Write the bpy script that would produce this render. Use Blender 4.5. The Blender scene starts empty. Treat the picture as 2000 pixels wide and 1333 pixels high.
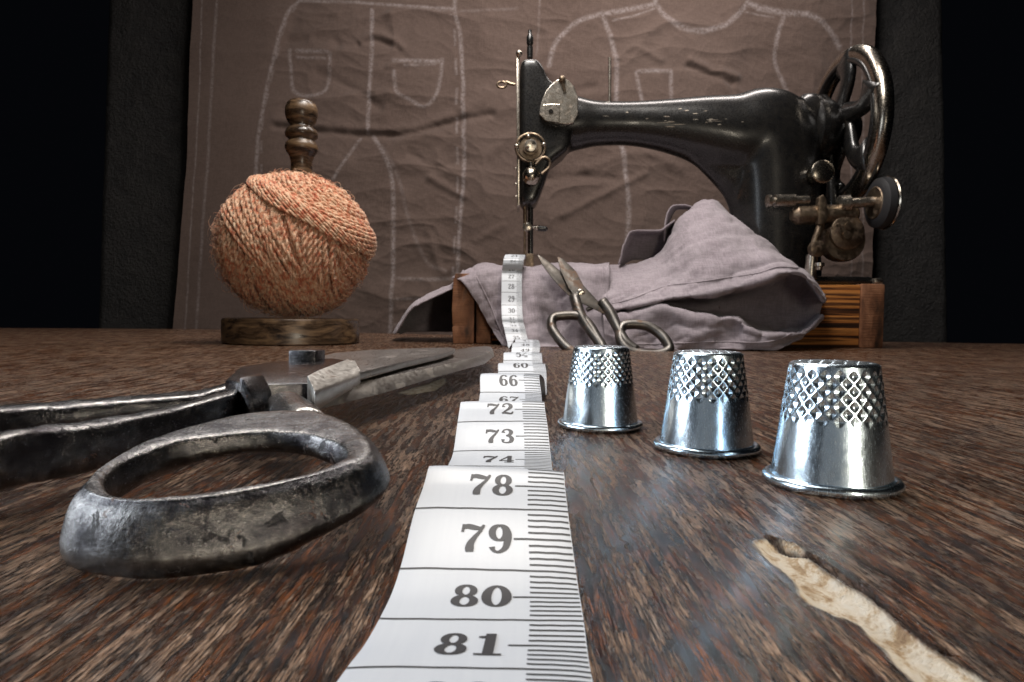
import bpy, bmesh, math, random
import numpy as np
from mathutils import Vector, Matrix, noise as mnoise
random.seed(7); rng = np.random.default_rng(7)
S = bpy.context.scene
COL = S.collection
S.unit_settings.system = 'METRIC'
S.unit_settings.scale_length = 0.01          # one unit is one centimetre

# ------------------------------------------------------------------ camera
FPX, CX, CY, CH = 1300.0, 1000.0, 666.5, 2.9
PITCH, ROLL = math.radians(2.27), math.radians(0.63)
F = Vector((0, math.cos(PITCH), -math.sin(PITCH)))
R0 = Vector((1, 0, 0)); U0 = Vector((0, math.sin(PITCH), math.cos(PITCH)))
RR = R0*math.cos(ROLL) + U0*math.sin(ROLL)
UU = -R0*math.sin(ROLL) + U0*math.cos(ROLL)
CAM = Vector((0, 0, CH))
cam = bpy.data.objects.new('camera', bpy.data.cameras.new('camera'))
COL.objects.link(cam)
m = Matrix((RR, UU, -F)).transposed().to_4x4(); m.translation = CAM
cam.matrix_world = m
cam.data.lens = 36*FPX/2000; cam.data.sensor_width = 36
cam.data.clip_start = 0.3; cam.data.clip_end = 2000
cam.data.dof.use_dof = True; cam.data.dof.focus_distance = 12.5; cam.data.dof.aperture_fstop = 0.95
S.camera = cam

# ------------------------------------------------------------------ world, lamps, exposure
w = bpy.data.worlds.new('World'); S.world = w; w.use_nodes = True
w.node_tree.nodes['Background'].inputs[0].default_value = (.6, .7, 1, 1)
w.node_tree.nodes['Background'].inputs[1].default_value = 0.0022
def lamp(name, loc, target, size, power, color, size_y=None, spread=180):
    d = bpy.data.lights.new(name, 'AREA'); d.energy = power; d.color = color
    d.shape = 'RECTANGLE'; d.size = size; d.size_y = size_y or size
    d.spread = math.radians(spread)
    o = bpy.data.objects.new(name, d); COL.objects.link(o)
    o.location = loc
    o.rotation_euler = (Vector(target)-Vector(loc)).to_track_quat('-Z', 'Y').to_euler()
    return o
lamp('softbox_light', (-42, 9, 16), (0, 15, 1), 24, 5400, (.85, .92, 1), 26, spread=80)
lamp('warm_strip_light', (20, -26, 11), (3, 15, 1), 4, 2800, (1, .88, .70), 18, spread=80)
lamp('front_fill_light', (-4, -46, 9), (0, 16, 2), 80, 800, (.93, .96, 1), 15)
lamp('top_light', (-6, 36, 60), (0, 32, 0), 34, 29000, (1, .95, .90), 24)
lamp('back_left_light', (-24, 60, 43), (-1, 11, 0), 30, 1500, (1, .96, .92), 9, spread=100)
lamp('machine_light', (3, 47, 70), (12, 70, 12), 20, 33000, (1, .93, .86), 14)
lamp('backdrop_light', (14, 84, 76), (4, 118, 24), 70, 47000, (1, .91, .86), 12)
S.view_settings.view_transform = 'Standard'; S.view_settings.look = 'None'
S.view_settings.exposure = 0.0; S.view_settings.gamma = 1
S.render.engine = 'CYCLES'

# ------------------------------------------------------------------ measuring helpers
def ray(px, py): return F + RR*((px-CX)/FPX) + UU*((CY-py)/FPX)
def P(px, py, Y):                       # point seen at a pixel of the photo, at distance Y
    d = ray(px, py); return CAM + d*(Y/d.y)
def PZ(px, py, z=0.0, slope=0.0, y0=0.0):   # ... on the plane z + slope*(y-y0)
    d = ray(px, py)
    t = (z - slope*y0 - CH)/(d.z - slope*d.y); return CAM + d*t

# ------------------------------------------------------------------ object helpers
def link(name, me, parent=None, mats=()):
    o = bpy.data.objects.new(name, me); COL.objects.link(o)
    if not isinstance(mats, (list, tuple)): mats = [mats]
    for mm in mats:
        if mm: me.materials.append(mm)
    if parent: o.parent = parent
    return o
def meshobj(name, verts, faces, mat, parent=None, smooth=True, angle=None, midx=None):
    me = bpy.data.meshes.new(name); me.from_pydata([tuple(v) for v in verts], [], faces)
    me.validate()
    me.polygons.foreach_set('use_smooth', [smooth]*len(me.polygons))
    if midx is not None: me.polygons.foreach_set('material_index', midx)
    if angle is not None: me.set_sharp_from_angle(angle=math.radians(angle))
    me.update()
    return link(name, me, parent, mat)
def tag(o, label, cat, group=None):
    o['label'] = label; o['category'] = cat
    if group: o['group'] = group
    return o
def thing(name, label, cat, loc=(0, 0, 0), group=None):
    o = bpy.data.objects.new(name, None); COL.objects.link(o)
    o.empty_display_size = 1
    o.location = loc
    return tag(o, label, cat, group)
def adopt(root):                        # keep world-space meshes in place under a moved root
    bpy.context.view_layer.update()
    inv = Matrix.Translation(root.location).inverted()
    for c in root.children: c.matrix_parent_inverse = inv
def bake(o):                            # apply the modifiers
    dg = bpy.context.evaluated_depsgraph_get(); dg.update()
    me = bpy.data.meshes.new_from_object(o.evaluated_get(dg)); o.modifiers.clear(); o.data = me
def bevel(o, wd, seg=2, angle=35):
    b = o.modifiers.new('b', 'BEVEL'); b.width = wd; b.segments = seg; b.limit_method = 'ANGLE'; b.angle_limit = math.radians(angle)
    b.harden_normals = False
    return o
class MB:
    def __init__(s): s.v = []; s.f = []; s.m = []
    def add(s, v, f, mi=0):
        n = len(s.v); s.v += [Vector(a) for a in v]; s.f += [[i+n for i in q] for q in f]; s.m += [mi]*len(f); return s
    def box(s, c, d, mi=0, rot=None):
        c = Vector(c); d = Vector(d)/2
        vs = []
        for x in (-1, 1):
            for y in (-1, 1):
                for z in (-1, 1):
                    p = Vector((x*d.x, y*d.y, z*d.z))
                    if rot: p = rot @ p
                    vs.append(c+p)
        return s.add(vs, [(0,1,3,2),(4,6,7,5),(0,4,5,1),(2,3,7,6),(0,2,6,4),(1,5,7,3)], mi)
    def prism(s, top, down, mi=0):      # top: list of points, down: vector or list of vectors
        n = len(top)
        dn = down if isinstance(down, list) else [Vector(down)]*n
        vs = [Vector(p) for p in top]+[Vector(p)+Vector(d) for p, d in zip(top, dn)]
        fs = [tuple(range(n)), tuple(range(2*n-1, n-1, -1))]
        fs += [(i, i+n, (i+1) % n+n, (i+1) % n) for i in range(n)]
        return s.add(vs, fs, mi)
    def tube(s, pts, r, n=12, mi=0, closed=False, up=None, ry=None, cap=True):
        pts = [Vector(p) for p in pts]; k = len(pts)
        rs = r if isinstance(r, (list, tuple)) else [r]*k
        rys = ry if isinstance(ry, (list, tuple)) else ([ry]*k if ry else rs)
        vs = []; prev = None
        for i, p in enumerate(pts):
            a = pts[(i-1) % k] if (closed or i > 0) else p
            b = pts[(i+1) % k] if (closed or i < k-1) else p
            t = (b-a).normalized()
            if up is not None:
                n1 = Vector(up); n1 = (n1-t*n1.dot(t)).normalized()
            else:
                if prev is None:
                    q = Vector((0, 0, 1)) if abs(t.z) < .9 else Vector((1, 0, 0)); n1 = (q-t*q.dot(t)).normalized()
                else: n1 = (prev-t*prev.dot(t)).normalized()
            prev = n1; n2 = t.cross(n1)
            for j in range(n):
                a_ = 2*math.pi*j/n
                vs.append(p+n1*math.cos(a_)*rs[i]+n2*math.sin(a_)*rys[i])
        fs = []
        for i in range(k if closed else k-1):
            i2 = (i+1) % k
            for j in range(n):
                j2 = (j+1) % n
                fs.append((i*n+j, i*n+j2, i2*n+j2, i2*n+j))
        if not closed and cap:
            fs.append(tuple(range(n-1, -1, -1))); fs.append(tuple(range((k-1)*n, k*n)))
        return s.add(vs, fs, mi)
    def cyl(s, a, b, r, n=24, mi=0): return s.tube([a, b], r, n, mi)
    def lathe(s, a, axis, prof, n=32, mi=0):   # prof: (distance along the axis, radius)
        a = Vector(a); ax = Vector(axis).normalized()
        return s.tube([a+ax*p[0] for p in prof], [max(p[1], .001) for p in prof], n, mi, up=ax.orthogonal())
    def ball(s, c, r, n=16, mi=0, sc=(1, 1, 1)):
        vs = []; fs = []; c = Vector(c)
        for i in range(n+1):
            th = math.pi*i/n
            for j in range(2*n):
                ph = math.pi*j/n
                vs.append(c+Vector((sc[0]*r*math.sin(th)*math.cos(ph), sc[1]*r*math.sin(th)*math.sin(ph), sc[2]*r*math.cos(th))))
        for i in range(n):
            for j in range(2*n):
                fs.append((i*2*n+j, (i+1)*2*n+j, (i+1)*2*n+(j+1) % (2*n), i*2*n+(j+1) % (2*n)))
        return s.add(vs, fs, mi)
    def build(s, name, mat, parent=None, smooth=True, angle=38, bev=None):
        o = meshobj(name, s.v, s.f, mat, parent, smooth, None, s.m)
        bm = bmesh.new(); bm.from_mesh(o.data); bmesh.ops.remove_doubles(bm, verts=bm.verts, dist=1e-5)
        bmesh.ops.recalc_face_normals(bm, faces=bm.faces); bm.to_mesh(o.data); bm.free()
        if bev: bevel(o, bev); bake(o)
        if angle: o.data.set_sharp_from_angle(angle=math.radians(angle))
        return o
def cr(pts, n, closed=False):           # Catmull-Rom through tuples or vectors
    pts = [np.array(tuple(p), float) for p in pts]; k = len(pts); out = []
    rngk = k if closed else k-1
    for i in range(rngk):
        g = lambda j: pts[j % k] if closed else (pts[j] if 0 <= j < k else (2*pts[0]-pts[1] if j < 0 else 2*pts[-1]-pts[-2]))
        p0, p1, p2, p3 = g(i-1), g(i), g(i+1), g(i+2)
        for q in range(n):
            t = q/n
            out.append(.5*((2*p1)+(-p0+p2)*t+(2*p0-5*p1+4*p2-p3)*t*t+(-p0+3*p1-3*p2+p3)*t**3))
    if not closed: out.append(pts[-1])
    return out

# ------------------------------------------------------------------ numpy value noise
def vnoise(x, y, seed=0):
    xi = np.floor(x).astype(np.int64); yi = np.floor(y).astype(np.int64); fx = x-xi; fy = y-yi
    def h(a, b):
        n = (a*374761393+b*668265263+seed*974634777) & 0xFFFFFFFF
        n = ((n ^ (n >> 13))*1274126177) & 0xFFFFFFFF
        return ((n ^ (n >> 16)) & 0xFFFF)/65535.0
    sx = fx*fx*fx*(fx*(fx*6-15)+10); sy = fy*fy*fy*(fy*(fy*6-15)+10)
    return (h(xi, yi)*(1-sx)+h(xi+1, yi)*sx)*(1-sy)+(h(xi, yi+1)*(1-sx)+h(xi+1, yi+1)*sx)*sy
def fbm(x, y, o=4, seed=0):
    s = 0; a = .5; t = 0
    for i in range(o):
        s = s+a*vnoise(x*2**i+i*17.3, y*2**i-i*9.1, seed+i); t += a; a *= .5
    return s/t
def ridged(x, y, o=3, seed=0):
    s = 0; a = .5; t = 0
    for i in range(o):
        s = s+a*(1-np.abs(2*vnoise(x*2**i+i*7.3, y*2**i-i*5.1, seed+i)-1))**2; t += a; a *= .5
    return s/t
def seg_dist(x, y, pts):
    d = np.full(x.shape, 1e9)
    for (ax, ay), (bx, by) in zip(pts[:-1], pts[1:]):
        vx, vy = bx-ax, by-ay; L = vx*vx+vy*vy+1e-12
        t = np.clip(((x-ax)*vx+(y-ay)*vy)/L, 0, 1)
        d = np.minimum(d, np.hypot(x-ax-t*vx, y-ay-t*vy))
    return d
def gridmesh(name, V, mat, parent=None, attrs=None, closed_u=False, flip=False):
    nr, nc = V.shape[:2]
    idx = np.arange(nr*nc).reshape(nr, nc)
    if closed_u: idx = np.concatenate([idx, idx[:, :1]], 1)
    q = np.stack([idx[:-1, :-1], idx[:-1, 1:], idx[1:, 1:], idx[1:, :-1]], -1).reshape(-1, 4)
    if flip: q = q[:, ::-1]
    me = bpy.data.meshes.new(name)
    me.vertices.add(nr*nc); me.vertices.foreach_set('co', V.reshape(-1).astype(np.float32))
    me.loops.add(q.size); me.loops.foreach_set('vertex_index', q.reshape(-1).astype(np.int32))
    me.polygons.add(len(q)); me.polygons.foreach_set('loop_start', np.arange(0, q.size, 4, dtype=np.int32))
    me.update(calc_edges=True); me.validate()
    me.polygons.foreach_set('use_smooth', np.ones(len(me.polygons), bool))
    for k, a in (attrs or {}).items():
        at = me.attributes.new(k, 'FLOAT', 'POINT'); at.data.foreach_set('value', a.reshape(-1).astype(np.float32))
    me.update()
    return link(name, me, parent, mat)

# ------------------------------------------------------------------ materials
class NT:
    def __init__(s, name):
        s.m = bpy.data.materials.new(name); s.m.use_nodes = True; s.t = s.m.node_tree; s.n = s.t.nodes
        s.b = s.n['Principled BSDF']; s.tc = s.n.new('ShaderNodeTexCoord')
    def l(s, a, b): s.t.links.new(a, b)
    def map(s, sc=(1, 1, 1), rot=(0, 0, 0), src=None):
        q = s.n.new('ShaderNodeMapping'); q.inputs['Scale'].default_value = sc; q.inputs['Rotation'].default_value = rot
        s.l(src or s.tc.outputs['Object'], q.inputs['Vector']); return q.outputs[0]
    def noise(s, vec, scale=1, detail=4, rough=.55, dist=0):
        q = s.n.new('ShaderNodeTexNoise'); q.inputs['Scale'].default_value = scale; q.inputs['Detail'].default_value = detail
        q.inputs['Roughness'].default_value = rough; q.inputs['Distortion'].default_value = dist
        s.l(vec, q.inputs['Vector']); return q.outputs['Fac']
    def ramp(s, fac, stops, interp='LINEAR'):
        q = s.n.new('ShaderNodeValToRGB'); e = q.color_ramp.elements; q.color_ramp.interpolation = interp
        while len(e) < len(stops): e.new(.5)
        for i, (p, c) in enumerate(stops):
            e[i].position = p
            e[i].color = (c, c, c, 1) if isinstance(c, (int, float)) else (*c, 1)
        s.l(fac, q.inputs[0]); return q.outputs[0]
    def mix(s, fac, a, b, mode='MIX'):
        q = s.n.new('ShaderNodeMix'); q.data_type = 'RGBA'; q.blend_type = mode
        for k, v in ((0, fac), (6, a), (7, b)):
            if isinstance(v, (int, float)): q.inputs[k].default_value = v if k == 0 else (v, v, v, 1)
            elif isinstance(v, tuple): q.inputs[k].default_value = (*v, 1)
            else: s.l(v, q.inputs[k])
        return q.outputs[2]
    def math(s, op, a, b=0.0):
        q = s.n.new('ShaderNodeMath'); q.operation = op
        for k, v in ((0, a), (1, b)):
            if isinstance(v, (int, float)): q.inputs[k].default_value = v
            else: s.l(v, q.inputs[k])
        return q.outputs[0]
    def attr(s, name):
        q = s.n.new('ShaderNodeAttribute'); q.attribute_name = name; return q.outputs['Fac']
    def bump(s, h, strength=.3, dist=.05, prev=None):
        q = s.n.new('ShaderNodeBump'); q.inputs['Strength'].default_value = strength; q.inputs['Distance'].default_value = dist
        s.l(h, q.inputs['Height'])
        if prev is not None: s.l(prev, q.inputs['Normal'])
        return q.outputs[0]
    def set(s, **k):
        for n, v in k.items():
            n = {'color': 'Base Color', 'rough': 'Roughness', 'metal': 'Metallic', 'spec': 'Specular IOR Level', 'normal': 'Normal',
                 'coat': 'Coat Weight', 'sheen': 'Sheen Weight', 'coat_rough': 'Coat Roughness', 'aniso': 'Anisotropic'}[n]
            if isinstance(v, (int, float)): s.b.inputs[n].default_value = v
            elif isinstance(v, tuple): s.b.inputs[n].default_value = (*v, 1)
            else: s.l(v, s.b.inputs[n])
        return s.m

def metal_mat(name, c1, c2, r1=.25, r2=.55, sc=3, bump=.2, dist=.01, met=1.0, rust=None, rustamt=(.6, .72), stretch=(1, 1, 1), thr=(.35, .65)):
    k = NT(name); v = k.map(stretch)
    n = k.noise(v, sc, 6, .65, .3); n2 = k.noise(v, sc*6, 5, .7)
    f = k.ramp(n, [(thr[0], 0.0), (thr[1], 1.0)])
    c = k.mix(f, c1, c2)
    ro = k.ramp(n2, [(.3, r1), (.7, r2)])
    if rust:
        rf = k.ramp(k.noise(v, sc*.8, 7, .7, .5), [(rustamt[0], 0.0), (rustamt[1], 1.0)])
        c = k.mix(rf, c, rust); ro = k.mix(rf, ro, .75)
        k.set(metal=k.mix(rf, met, .15))
    else: k.set(metal=met)
    h = k.math('ADD', n2, k.math('MULTIPLY', n, 1.5))
    k.set(color=c, rough=ro, normal=k.bump(h, bump, dist))
    return k.m

M_black = metal_mat('black_enamel', (.006, .006, .0065), (.013, .012, .011), .20, .38, 1.2, .10, .01, met=0.0)
M_black.node_tree.nodes['Principled BSDF'].inputs['Coat Weight'].default_value = .25
M_black.node_tree.nodes['Principled BSDF'].inputs['Coat Roughness'].default_value = .12
M_nickel = metal_mat('worn_nickel', (.62, .58, .52), (.40, .35, .29), .18, .42, 2.5, .15, .01, rust=(.10, .065, .04), rustamt=(.58, .68))
M_chrome = metal_mat('handwheel_nickel', (.50, .46, .40), (.30, .26, .21), .14, .32, 1.0, .08, .01)
M_brass = metal_mat('tarnished_brass', (.29, .225, .16), (.13, .095, .07), .3, .55, 1.8, .2, .015, rust=(.07, .04, .025), rustamt=(.52, .66))
M_zinc = metal_mat('thimble_zinc', (.72, .85, .95), (.60, .73, .84), .16, .30, 3.0, .12, .006, stretch=(3, 3, .35))
M_rubber = NT('black_rubber').set(color=(.018, .018, .02), rough=.5)
M_blade = metal_mat('shear_blade_steel', (.50, .485, .455), (.36, .345, .32), .26, .5, 1.6, .25, .015, rust=(.09, .055, .038), rustamt=(.56, .72), stretch=(1, .5, 1))
M_blade_shaded = metal_mat('shaded_blade_steel', (.26, .245, .235), (.16, .145, .135), .22, .42, 1.6, .25, .015, rust=(.075, .045, .030), rustamt=(.56, .72), stretch=(1, .5, 1))  # darker copy of blade steel: dark reflection of top faces put into colour
M_smallblade = metal_mat('small_blade_steel', (.060, .055, .050), (.035, .031, .027), .34, .5, .6, .15, .02, rust=(.10, .055, .03), rustamt=(.52, .64))
M_smallsteel = metal_mat('small_scissor_steel', (.17, .16, .15), (.085, .078, .07), .34, .5, .6, .15, .02, rust=(.14, .075, .04), rustamt=(.55, .66))

def iron(worn=True):
    k = NT('forged_iron'); v = k.map()
    big = k.noise(v, .8, 8, .62, .4); mid = k.noise(v, 3.4, 9, .70, .25); fine = k.noise(v, 15, 6, .75, .1)
    c = k.mix(k.ramp(mid, [(.38, 0.0), (.60, 1.0)]), (.035, .034, .039), (.115, .113, .115))
    c = k.mix(k.ramp(big, [(.52, 0.0), (.64, .8)]), c, k.mix(fine, (.050, .040, .040), (.022, .022, .032)))
    geo = k.n.new('ShaderNodeNewGeometry'); pt = k.ramp(geo.outputs['Pointiness'], [(.505, 0.0), (.545, 1.0)])
    edge = k.math('MULTIPLY', pt, k.ramp(fine, [(.35, .2), (.6, 1.0)])); edge = k.math('MULTIPLY', edge, 1.0 if worn else 0.0); c = k.mix(edge, c, (.60, .58, .55))
    scale = k.ramp(k.noise(v, 2.3, 10, .70, .5), [(.60, 0.0), (.63, 1.0)])      # dark forge scale
    scale = k.math('MULTIPLY', scale, k.math('SUBTRACT', 1.0, edge))
    c = k.mix(scale, c, (.012, .011, .014))
    rust = k.ramp(k.noise(v, 1.9, 9, .74, .4), [(.625, 0.0), (.66, 1.0)])
    c = k.mix(rust, c, (.10, .048, .032))
    ro = k.ramp(fine, [(.3, .15), (.7, .30)]); ro = k.mix(edge, ro, .22)
    ro = k.mix(scale, ro, .22); ro = k.mix(rust, ro, .7)
    met = k.mix(rust, 1.0, .2); met = k.mix(scale, met, .5)
    h = k.math('ADD', k.math('MULTIPLY', mid, 1.0), k.math('MULTIPLY', fine, .45))
    h = k.math('ADD', h, k.math('MULTIPLY', scale, -.12))
    k.set(color=c, rough=ro, metal=met, normal=k.bump(h, .6, .038))
    return k.m
M_iron = iron()
M_iron_dark = iron(False)

def table_mat():
    k = NT('worn_varnished_wood')
    rot = (0, 0, math.radians(-4))
    v = k.map((6.5, .85, 1), rot); v2 = k.map((15, 1.8, 1), rot); v3 = k.map((1.0, .35, 1), rot); vf = k.map((1, 1, 1))
    g = k.noise(k.map((12, .55, 1), rot), 1, 9, .66, .3)                     # ridges of the grain
    g2 = k.noise(k.map((24, 3.4, 1), rot), 1.2, 8, .70, .5)
    g3 = k.noise(k.map((15, 4.2, 1), rot), 1.0, 7, .68, .4)                     # short flaked ridges
    patch = k.noise(v3, .5, 6, .6, .5)
    fine = k.noise(vf, 26, 4, .7)
    m1 = k.noise(k.map((6.2, .60, 1), rot), 1, 8, .62, .45)
    m = k.math('ADD', k.math('MULTIPLY', m1, .62), k.math('ADD', k.math('MULTIPLY', g3, .26), k.math('MULTIPLY', g, .14)))
    m = k.math('ADD', m, k.math('MULTIPLY', k.math('SUBTRACT', patch, .5), .16))
    pit = k.ramp(m, [(.485, 1.0), (.525, 0.0)])                              # where the varnish survives, low between worn ridges
    ridge = k.ramp(g2, [(.36, (.040, .024, .015)), (.47, (.165, .092, .053)), (.55, (.29, .180, .115)), (.66, (.42, .30, .215))])
    grey = k.ramp(k.noise(v3, 2.2, 6, .65, .5), [(.52, 0.0), (.66, .6)]); ridge = k.mix(grey, ridge, k.ramp(g2, [(.35, (.040, .036, .036)), (.6, (.15, .135, .125))]))
    hollow = k.ramp(k.noise(k.map((4, .5, 1), rot), 1.7, 6, .6, .4), [(.38, (.010, .005, .003)), (.48, (.065, .021, .008)), (.57, (.20, .065, .018)), (.68, (.035, .015, .008))])
    base = k.mix(pit, ridge, hollow)
    rimd = k.ramp(m, [(.505, 0.0), (.525, 1.0), (.545, 0.0)]); base = k.mix(k.math('MULTIPLY', rimd, .55), base, (.018, .011, .008))
    wear = k.math('ADD', k.math('MULTIPLY', k.math('SUBTRACT', 1.0, pit), .5), k.math('MULTIPLY', g2, .5))
    tint = k.ramp(k.noise(vf, .22, 5, .6), [(.35, .95), (.65, 1.45)])
    base = k.mix(1.0, base, tint, 'MULTIPLY')
    pores = k.ramp(k.noise(k.map((26, 1.5, 1), rot), 1.6, 5, .6, .2), [(.535, 0.0), (.59, 1.0)])
    base = k.mix(k.math('MULTIPLY', pores, .85), base, (.008, .006, .005))
    scr = k.ramp(k.noise(k.map((1.2, 22, 1), (0, 0, math.radians(24))), 1.2, 3, .5, .2), [(.685, 0.0), (.70, 1.0)])
    base = k.mix(k.math('MULTIPLY', scr, .3), base, (.26, .18, .12))
    cl = k.noise(k.map((9, .10, 1), rot), 1, 5, .55, .6); crack = k.ramp(cl, [(.484, 0.0), (.495, 1.0), (.506, 0.0)])
    cl2 = k.noise(k.map((17, .25, 1), rot), 1, 5, .55, .5); crack = k.math('MAXIMUM', crack, k.math('MULTIPLY', k.ramp(cl2, [(.46, 0.0), (.475, 1.0), (.49, 0.0)]), .8))
    base = k.mix(k.math('MULTIPLY', crack, .85), base, (.007, .005, .004))
    specks = k.ramp(k.noise(vf, 34, 2, .5), [(.735, 0.0), (.76, 1.0)])
    base = k.mix(k.math('MULTIPLY', specks, .6), base, (.34, .29, .25))
    scar = k.attr('scar'); edge = k.attr('scar_edge')
    sn = k.noise(k.map((1.6, 1.0, 1), rot), 2.6, 9, .72, .4)
    cream = k.ramp(sn, [(.30, (.20, .11, .055)), (.42, (.48, .34, .20)), (.50, (.72, .63, .50)), (.72, (.80, .76, .69))])
    base = k.mix(edge, base, (.030, .014, .008)); base = k.mix(scar, base, cream)
    rough = k.mix(pit, k.ramp(g2, [(.4, .26), (.6, .42)]), .14)
    rough = k.mix(scar, rough, .75)
    h = k.math('ADD', k.math('MULTIPLY', wear, .75), k.math('MULTIPLY', fine, .05))
    h = k.math('SUBTRACT', h, k.math('MULTIPLY', pores, .16)); h = k.math('SUBTRACT', h, k.math('MULTIPLY', crack, .45))
    h = k.mix(scar, h, k.math('MULTIPLY', k.noise(vf, 7, 7, .7), .8))
    k.set(color=base, rough=rough, spec=.5, normal=k.bump(h, 1.0, .16), coat=k.math('MULTIPLY', k.math('MULTIPLY', pit, k.math('SUBTRACT', 1.0, scar)), .15), coat_rough=.12)
    k.l(k.bump(k.math('ADD', wear, k.math('MULTIPLY', fine, .0)), .5, .05), k.b.inputs['Coat Normal'])
    return k.m
M_table = table_mat()

def fabric(name, c1, c2, weave, bstr, sc=.12, extra=None):
    k = NT(name); v = k.map()
    wv = k.n.new('ShaderNodeTexWave'); wv.inputs['Scale'].default_value = weave; wv.inputs['Distortion'].default_value = 1.2; wv.bands_direction = 'X'
    wv.inputs['Detail'].default_value = 2; k.l(v, wv.inputs['Vector'])
    wz = k.n.new('ShaderNodeTexWave'); wz.inputs['Scale'].default_value = weave; wz.inputs['Distortion'].default_value = 1.2; wz.bands_direction = 'Z'
    wz.inputs['Detail'].default_value = 2; k.l(v, wz.inputs['Vector'])
    th = k.math('ADD', wv.outputs['Fac'], wz.outputs['Fac'])
    n = k.noise(v, sc, 6, .6); nf = k.noise(k.map((1, 1, 9)), 1.1, 4, .7); nf2 = k.noise(k.map((9, 1, 1)), 1.1, 4, .7)
    slub = k.math('ADD', nf, nf2)
    c = k.mix(k.ramp(n, [(.35, 0.0), (.65, 1.0)]), c1, c2)
    c = k.mix(k.ramp(slub, [(.75, 0.0), (1.0, .0), (1.0, .35)]), c, tuple(min(1, q*1.5) for q in c2))
    c = k.mix(k.math('MULTIPLY', th, .22), c, tuple(q*.45 for q in c1))
    if extra: c = extra(k, c)
    h = k.math('ADD', k.math('MULTIPLY', th, .5), slub)
    k.set(color=c, rough=.92, spec=.15, sheen=.15, normal=k.bump(h, bstr, .06))
    return k.m
def chalk(k, c):
    a = k.attr('chalk'); n = k.noise(k.map(), 2.2, 5, .7)
    f = k.math('MULTIPLY', a, k.ramp(n, [(.36, .12), (.60, .9)]))
    return k.mix(f, c, (.26, .225, .22))
M_backcloth = fabric('brown_cotton', (.095, .067, .056), (.120, .087, .074), 2.0, .35, .06, chalk)
M_linen = fabric('mauve_linen', (.275, .235, .262), (.335, .295, .322), 4.0, .5, .35)
M_wall = metal_mat('black_plaster', (.013, .013, .0135), (.026, .025, .024), .6, .8, .35, .9, .8, met=0.0)

def turned_wood():
    k = NT('dark_turned_wood'); v = k.map((.25, .25, 1.1))
    n = k.noise(v, 1.6, 7, .65, .8)
    c = k.ramp(n, [(.34, (.012, .008, .006)), (.50, (.060, .036, .020)), (.60, (.125, .075, .038)), (.72, (.20, .135, .075))])
    k.set(color=c, rough=k.ramp(n, [(.4, .22), (.6, .4)]), normal=k.bump(n, .3, .05)); return k.m
M_turned = turned_wood()
def crate_wood(name, burnt):
    k = NT(name)
    g = k.noise(k.map((.07, .3, 2.6) if burnt else (.8, .8, .35)), 1, 4 if burnt else 6, .5, .35)
    f = k.noise(k.map((.5, 1, 9)), 1.0, 5, .6)
    if burnt:
        w_ = k.n.new('ShaderNodeTexWave'); w_.bands_direction = 'Z'; w_.inputs['Scale'].default_value = .27; w_.inputs['Distortion'].default_value = 5; w_.inputs['Detail'].default_value = 3
        w_.inputs['Detail Scale'].default_value = .8; k.l(k.map((.10, .3, 1)), w_.inputs['Vector'])
        g = k.math('ADD', k.math('MULTIPLY', w_.outputs['Fac'], .30), k.math('MULTIPLY', g, .72))
    if burnt: c = k.ramp(g, [(.36, (.014, .007, .004)), (.455, (.07, .025, .009)), (.50, (.42, .15, .035)), (.60, (.60, .25, .065)), (.70, (.10, .036, .012))])
    else: c = k.ramp(g, [(.3, (.03, .017, .010)), (.46, (.15, .062, .030)), (.58, (.26, .12, .062)), (.72, (.13, .085, .065))])
    c = k.mix(k.ramp(f, [(.5, 0.0), (.7, .45)]), c, (.04, .02, .01))
    k.set(color=c, rough=.62, spec=.3, normal=k.bump(k.math('ADD', g, f), .5, .12)); return k.m
M_burnt = crate_wood('burnt_striped_pine', True); M_post = crate_wood('weathered_post_wood', False)
def yarn_mat():
    k = NT('tweed_yarn'); v = k.map()
    n = k.noise(v, 2.0, 4, .7, .5); f = k.noise(v, 9, 3, .6)
    c = k.ramp(n, [(.34, (.42, .10, .05)), (.43, (.54, .20, .11)), (.51, (.64, .38, .24)), (.65, (.74, .55, .39))])
    c = k.mix(k.ramp(f, [(.35, .5), (.6, 0.0)]), c, (.34, .17, .10))
    k.set(color=c, rough=.95, spec=.1, sheen=.25, normal=k.bump(f, .6, .06)); return k.m
M_yarn = yarn_mat()
def tape_mat():
    k = NT('white_tape_vinyl'); n = k.noise(k.map((9, .3, 1)), 1.5, 4, .6)
    k.set(color=k.mix(n, (.46, .49, .54), (.52, .55, .59)), rough=.40, spec=.4, normal=k.bump(k.noise(k.map((14, 14, 14)), 1, 2), .08, .01)); return k.m
M_tape = tape_mat()
M_ink = NT('tape_black_ink').set(color=(.018, .018, .022), rough=.5, spec=.3)

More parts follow.
